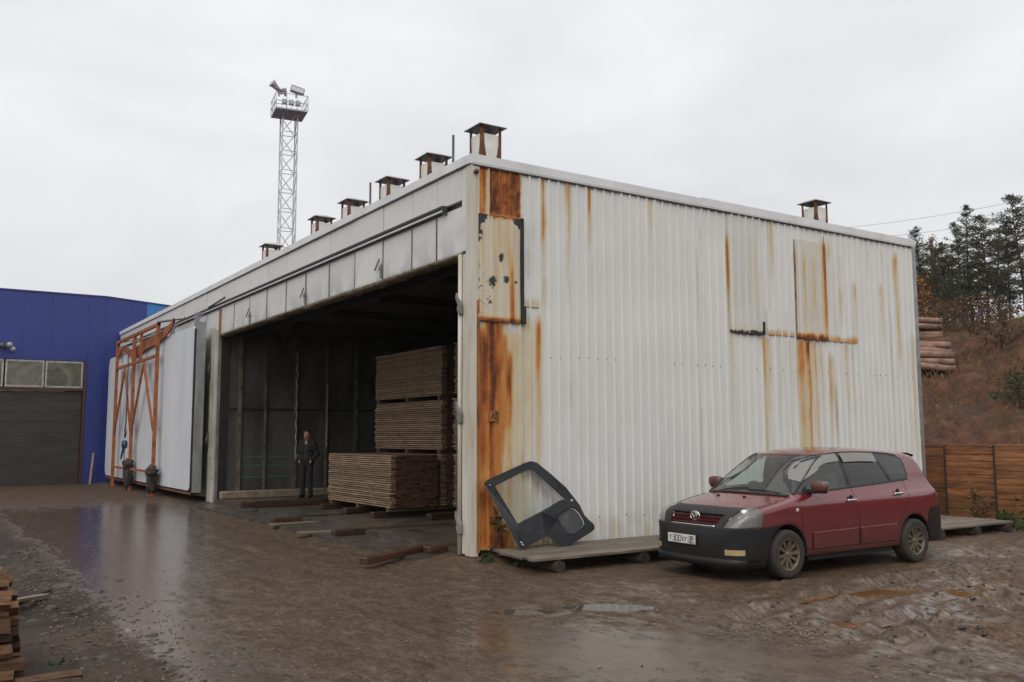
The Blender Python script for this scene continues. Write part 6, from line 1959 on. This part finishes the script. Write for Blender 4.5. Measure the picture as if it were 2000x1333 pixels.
def seat(x, y, w):
    s = MB().cbox((x, y, .68), (.50, w, .22), .05).build('seat', M_INT, car)
    MB().cbox((x + .28, y, 1.02), (.16, w, .62), .05, Matrix.Rotation(rad(14), 3, 'Y')).build('seat_back', M_INT, s)
    for yy in ((0,) if w < .8 else (-.35, .35)):
        MB().cbox((x + .38, y + yy, 1.40), (.10, .26, .18), .04, Matrix.Rotation(rad(10), 3, 'Y')).build('head_rest', M_INT, s)
seat(1.95, .36, .50); seat(1.95, -.36, .50); seat(2.85, 0, 1.25); seat(3.55, 0, 1.2)
lf_ = MB().add([(0, 0, 0), (.03, .02, .003), (.07, .0, .006), (.03, -.02, .003)], [(0, 1, 2, 3)]).build('fallen_leaf', M_LARCH, None, (1.79 + 1.30 * 1.015, -2.82 - .12, -.1 + surf_z(1.30, -.12) * 1.015 + .004), (0, rad(-33), .5))
tag(lf_, 'small yellow leaf stuck on the car windscreen', 'leaf')

# ------------------------------------------------------------------ man in the doorway
def capsule(P, a, b, r0, r1):
    a, b = np.array(a), np.array(b); e = b - a
    t = np.clip(((P - a) @ e) / (e @ e), 0, 1)
    return np.linalg.norm(P - a - t[..., None] * e, axis=-1) - (r0 + (r1 - r0) * t)
def ellipsoid(P, c, r):
    q = (P - np.array(c)) / np.array(r); k = np.linalg.norm(q, axis=-1)
    return (k - 1) * min(r)
def sdf_mesh(name, fn, lo, hi, h, mat, parent):
    ax = [np.arange(l, u + h, h) for l, u in zip(lo, hi)]
    P = np.stack(np.meshgrid(*ax, indexing='ij'), -1)
    Fd = fn(P)
    V, Q = surface_nets(Fd, lo, h)
    V = relax_to(Fd, lo, h, V, 1)
    return ob(name, me_from(name, V, Q, mat, True), parent)
M_SKIN = mat_basic('skin', (.30, .16, .11), .55, 0, .1, 9, .03)
M_HAIR = mat_basic('dark_hair', (.012, .010, .009), .6, 0, .2, 20, .2)
M_JACK = mat_basic('black_jacket', (.007, .007, .008), .85, 0, .3, 8, .2)
M_SHIRT = mat_basic('dark_grey_shirt', (.02, .021, .022), .9, 0, .2, 9, .15)
M_TROU = mat_basic('black_trousers', (.006, .006, .007), .9, 0, .3, 8, .2)
M_SHOE = mat_basic('dark_shoes', (.020, .016, .013), .5, 0, .3, 9, .1)
M_EYE = mat_basic('eye', (.03, .025, .02), .2, 0, .1, 9, 0)
man = empty('person', (1.66, 11.25, .1995), math.atan2(-.55, -.83) - rad(90) + PI + rad(6))
man.scale = (1.03, 1.03, 1.03)
tag(man, 'man in black open jacket and dark trousers standing hands in pockets inside the doorway', 'person')
# local frame: y- is the way he faces
def f_body(P):
    d = ellipsoid(P, (0, -.005, 1.60), (.078, .098, .118))
    d = smin(d, ellipsoid(P, (0, -.055, 1.54), (.05, .055, .055)), .03)
    d = smin(d, capsule(P, (0, -.095, 1.60), (0, -.112, 1.572), .012, .016), .018)
    for s in (-1, 1):
        d = smin(d, ellipsoid(P, (s * .080, .005, 1.595), (.014, .024, .034)), .01)
        d = np.maximum(d, -ellipsoid(P, (s * .033, -.098, 1.615), (.018, .014, .010)))
    d = np.maximum(d, -ellipsoid(P, (0, -.112, 1.530), (.026, .010, .004)))
    d = smin(d, capsule(P, (0, .015, 1.50), (0, .02, 1.38), .056, .062), .03)
    d = smin(d, ellipsoid(P, (0, .01, 1.24), (.165, .10, .22)), .06)
    d = smin(d, ellipsoid(P, (0, .01, .98), (.150, .10, .13)), .06)
    for s in (-1, 1):
        d = smin(d, capsule(P, (s * .175, .01, 1.385), (s * .265, .05, 1.11), .052, .042), .03)
        d = smin(d, capsule(P, (s * .265, .05, 1.11), (s * .175, -.075, .945), .040, .030), .015)
        d = smin(d, ellipsoid(P, (s * .160, -.095, .915), (.035, .030, .050)), .015)
        d = smin(d, capsule(P, (s * .088, .01, .93), (s * .105 , -.01, .50), .078, .052), .03)
        d = smin(d, capsule(P, (s * .105, -.01, .50), (s * .115, .02, .08), .050, .034), .02)
        d = smin(d, capsule(P, (s * .115, .02, .05), (s * .13, -.13, .04), .035, .032), .02)
    return d
body_o = sdf_mesh('body', f_body, (-.34, -.22, -.02), (.34, .20, 1.76), .012, M_SKIN, man)
def f_jacket(P):
    w = .006 * np.sin(P[..., 2] * 55 + P[..., 0] * 20) * np.sin(P[..., 0] * 31)
    d = ellipsoid(P, (0, .012, 1.24), (.195, .128, .25))
    d = smin(d, capsule(P, (-.13, .012, 1.40), (.13, .012, 1.40), .070, .070), .04)
    d = smin(d, ellipsoid(P, (0, .012, .97), (.190, .132, .16)), .08)
    for s in (-1, 1):
        d = smin(d, capsule(P, (s * .180, .012, 1.395), (s * .275, .055, 1.11), .070, .060), .03)
        d = smin(d, capsule(P, (s * .275, .055, 1.11), (s * .185, -.075, .96), .058, .048), .02)
        d = smin(d, capsule(P, (s * .05, -.05, 1.455), (s * .085, .03, 1.46), .030, .034), .03)
    d = d + w
    op = np.maximum(np.abs(P[..., 0]) - (.045 + .03 * (1.35 - P[..., 2])), P[..., 1] + .035)
    d = np.maximum(d, -op)
    d = np.maximum(d, .80 + .02 * np.sin(P[..., 0] * 14) - P[..., 2])
    nk = capsule(P, (0, .0, 1.42), (0, -.02, 1.6), .062, .080)
    return np.maximum(d, -nk)
sdf_mesh('jacket', f_jacket, (-.40, -.24, .74), (.40, .22, 1.54), .014, M_JACK, man)
def f_shirt(P):
    d = ellipsoid(P, (0, .01, 1.22), (.172, .112, .235)); d = smin(d, ellipsoid(P, (0, .01, .96), (.158, .112, .13)), .06)
    return np.maximum(d, .86 - P[..., 2])
sdf_mesh('shirt', f_shirt, (-.24, -.2, .80), (.24, .2, 1.50), .016, M_SHIRT, man)
def f_trousers(P):
    d = ellipsoid(P, (0, .012, .95), (.165, .118, .14))
    for s in (-1, 1):
        d = smin(d, capsule(P, (s * .088, .01, .93), (s * .107, -.01, .50), .093, .070), .03)
        d = smin(d, capsule(P, (s * .107, -.01, .50), (s * .117, .02, .09), .070, .060), .02)
    d = d + .005 * np.sin(P[..., 2] * 42 + P[..., 0] * 25)
    return np.maximum(d, .075 - P[..., 2])
sdf_mesh('trousers', f_trousers, (-.24, -.2, .02), (.24, .2, 1.10), .014, M_TROU, man)
def f_hair(P):
    d = ellipsoid(P, (0, .010, 1.618), (.087, .106, .118)) + .004 * np.sin(P[..., 0] * 90) * np.sin(P[..., 2] * 80)
    cut = np.maximum(P[..., 1] + .035, P[..., 2] - 1.672 - .25 * (P[..., 1] + .07))
    d = np.maximum(d, -cut)
    return np.maximum(d, 1.535 - P[..., 2])
sdf_mesh('hair', f_hair, (-.12, -.14, 1.48), (.12, .16, 1.76), .010, M_HAIR, man)
for s in (-1, 1):
    def f_shoe(P, s=s):
        d = capsule(P, (s * .115, .035, .045), (s * .135, -.15, .036), .046, .044)
        d = smin(d, capsule(P, (s * .115, .03, .05), (s * .116, .025, .11), .046, .046), .02)
        return np.maximum(d, .0 - P[..., 2])
    sdf_mesh('shoe', f_shoe, (s * .13 - .1, -.24, -.02), (s * .13 + .1, .12, .18), .012, M_SHOE, man)
    MB().lathe([(.0, -.012), (.008, -.009), (.011, .0), (.0, .011)], 10, 'Y', (s * .033, -.083, 1.615)).build('eye', M_EYE, man)
# ------------------------------------------------------------------ damp air
m = D.materials.new('damp_air'); m.use_nodes = True
N, L = m.node_tree.nodes, m.node_tree.links
N.clear()
o_ = N.new('ShaderNodeOutputMaterial'); pv = N.new('ShaderNodeVolumePrincipled')
pv.inputs['Color'].default_value = (.93, .94, .96, 1)
pv.inputs['Density'].default_value = .0003
pv.inputs['Anisotropy'].default_value = .3
L.new(pv.outputs[0], o_.inputs['Volume'])
hz = MB().bb(-420, 520, -320, 520, -6, 28.5).build('haze', m)
tag(hz, 'thin damp haze hanging over the whole yard', 'haze', kind='stuff')
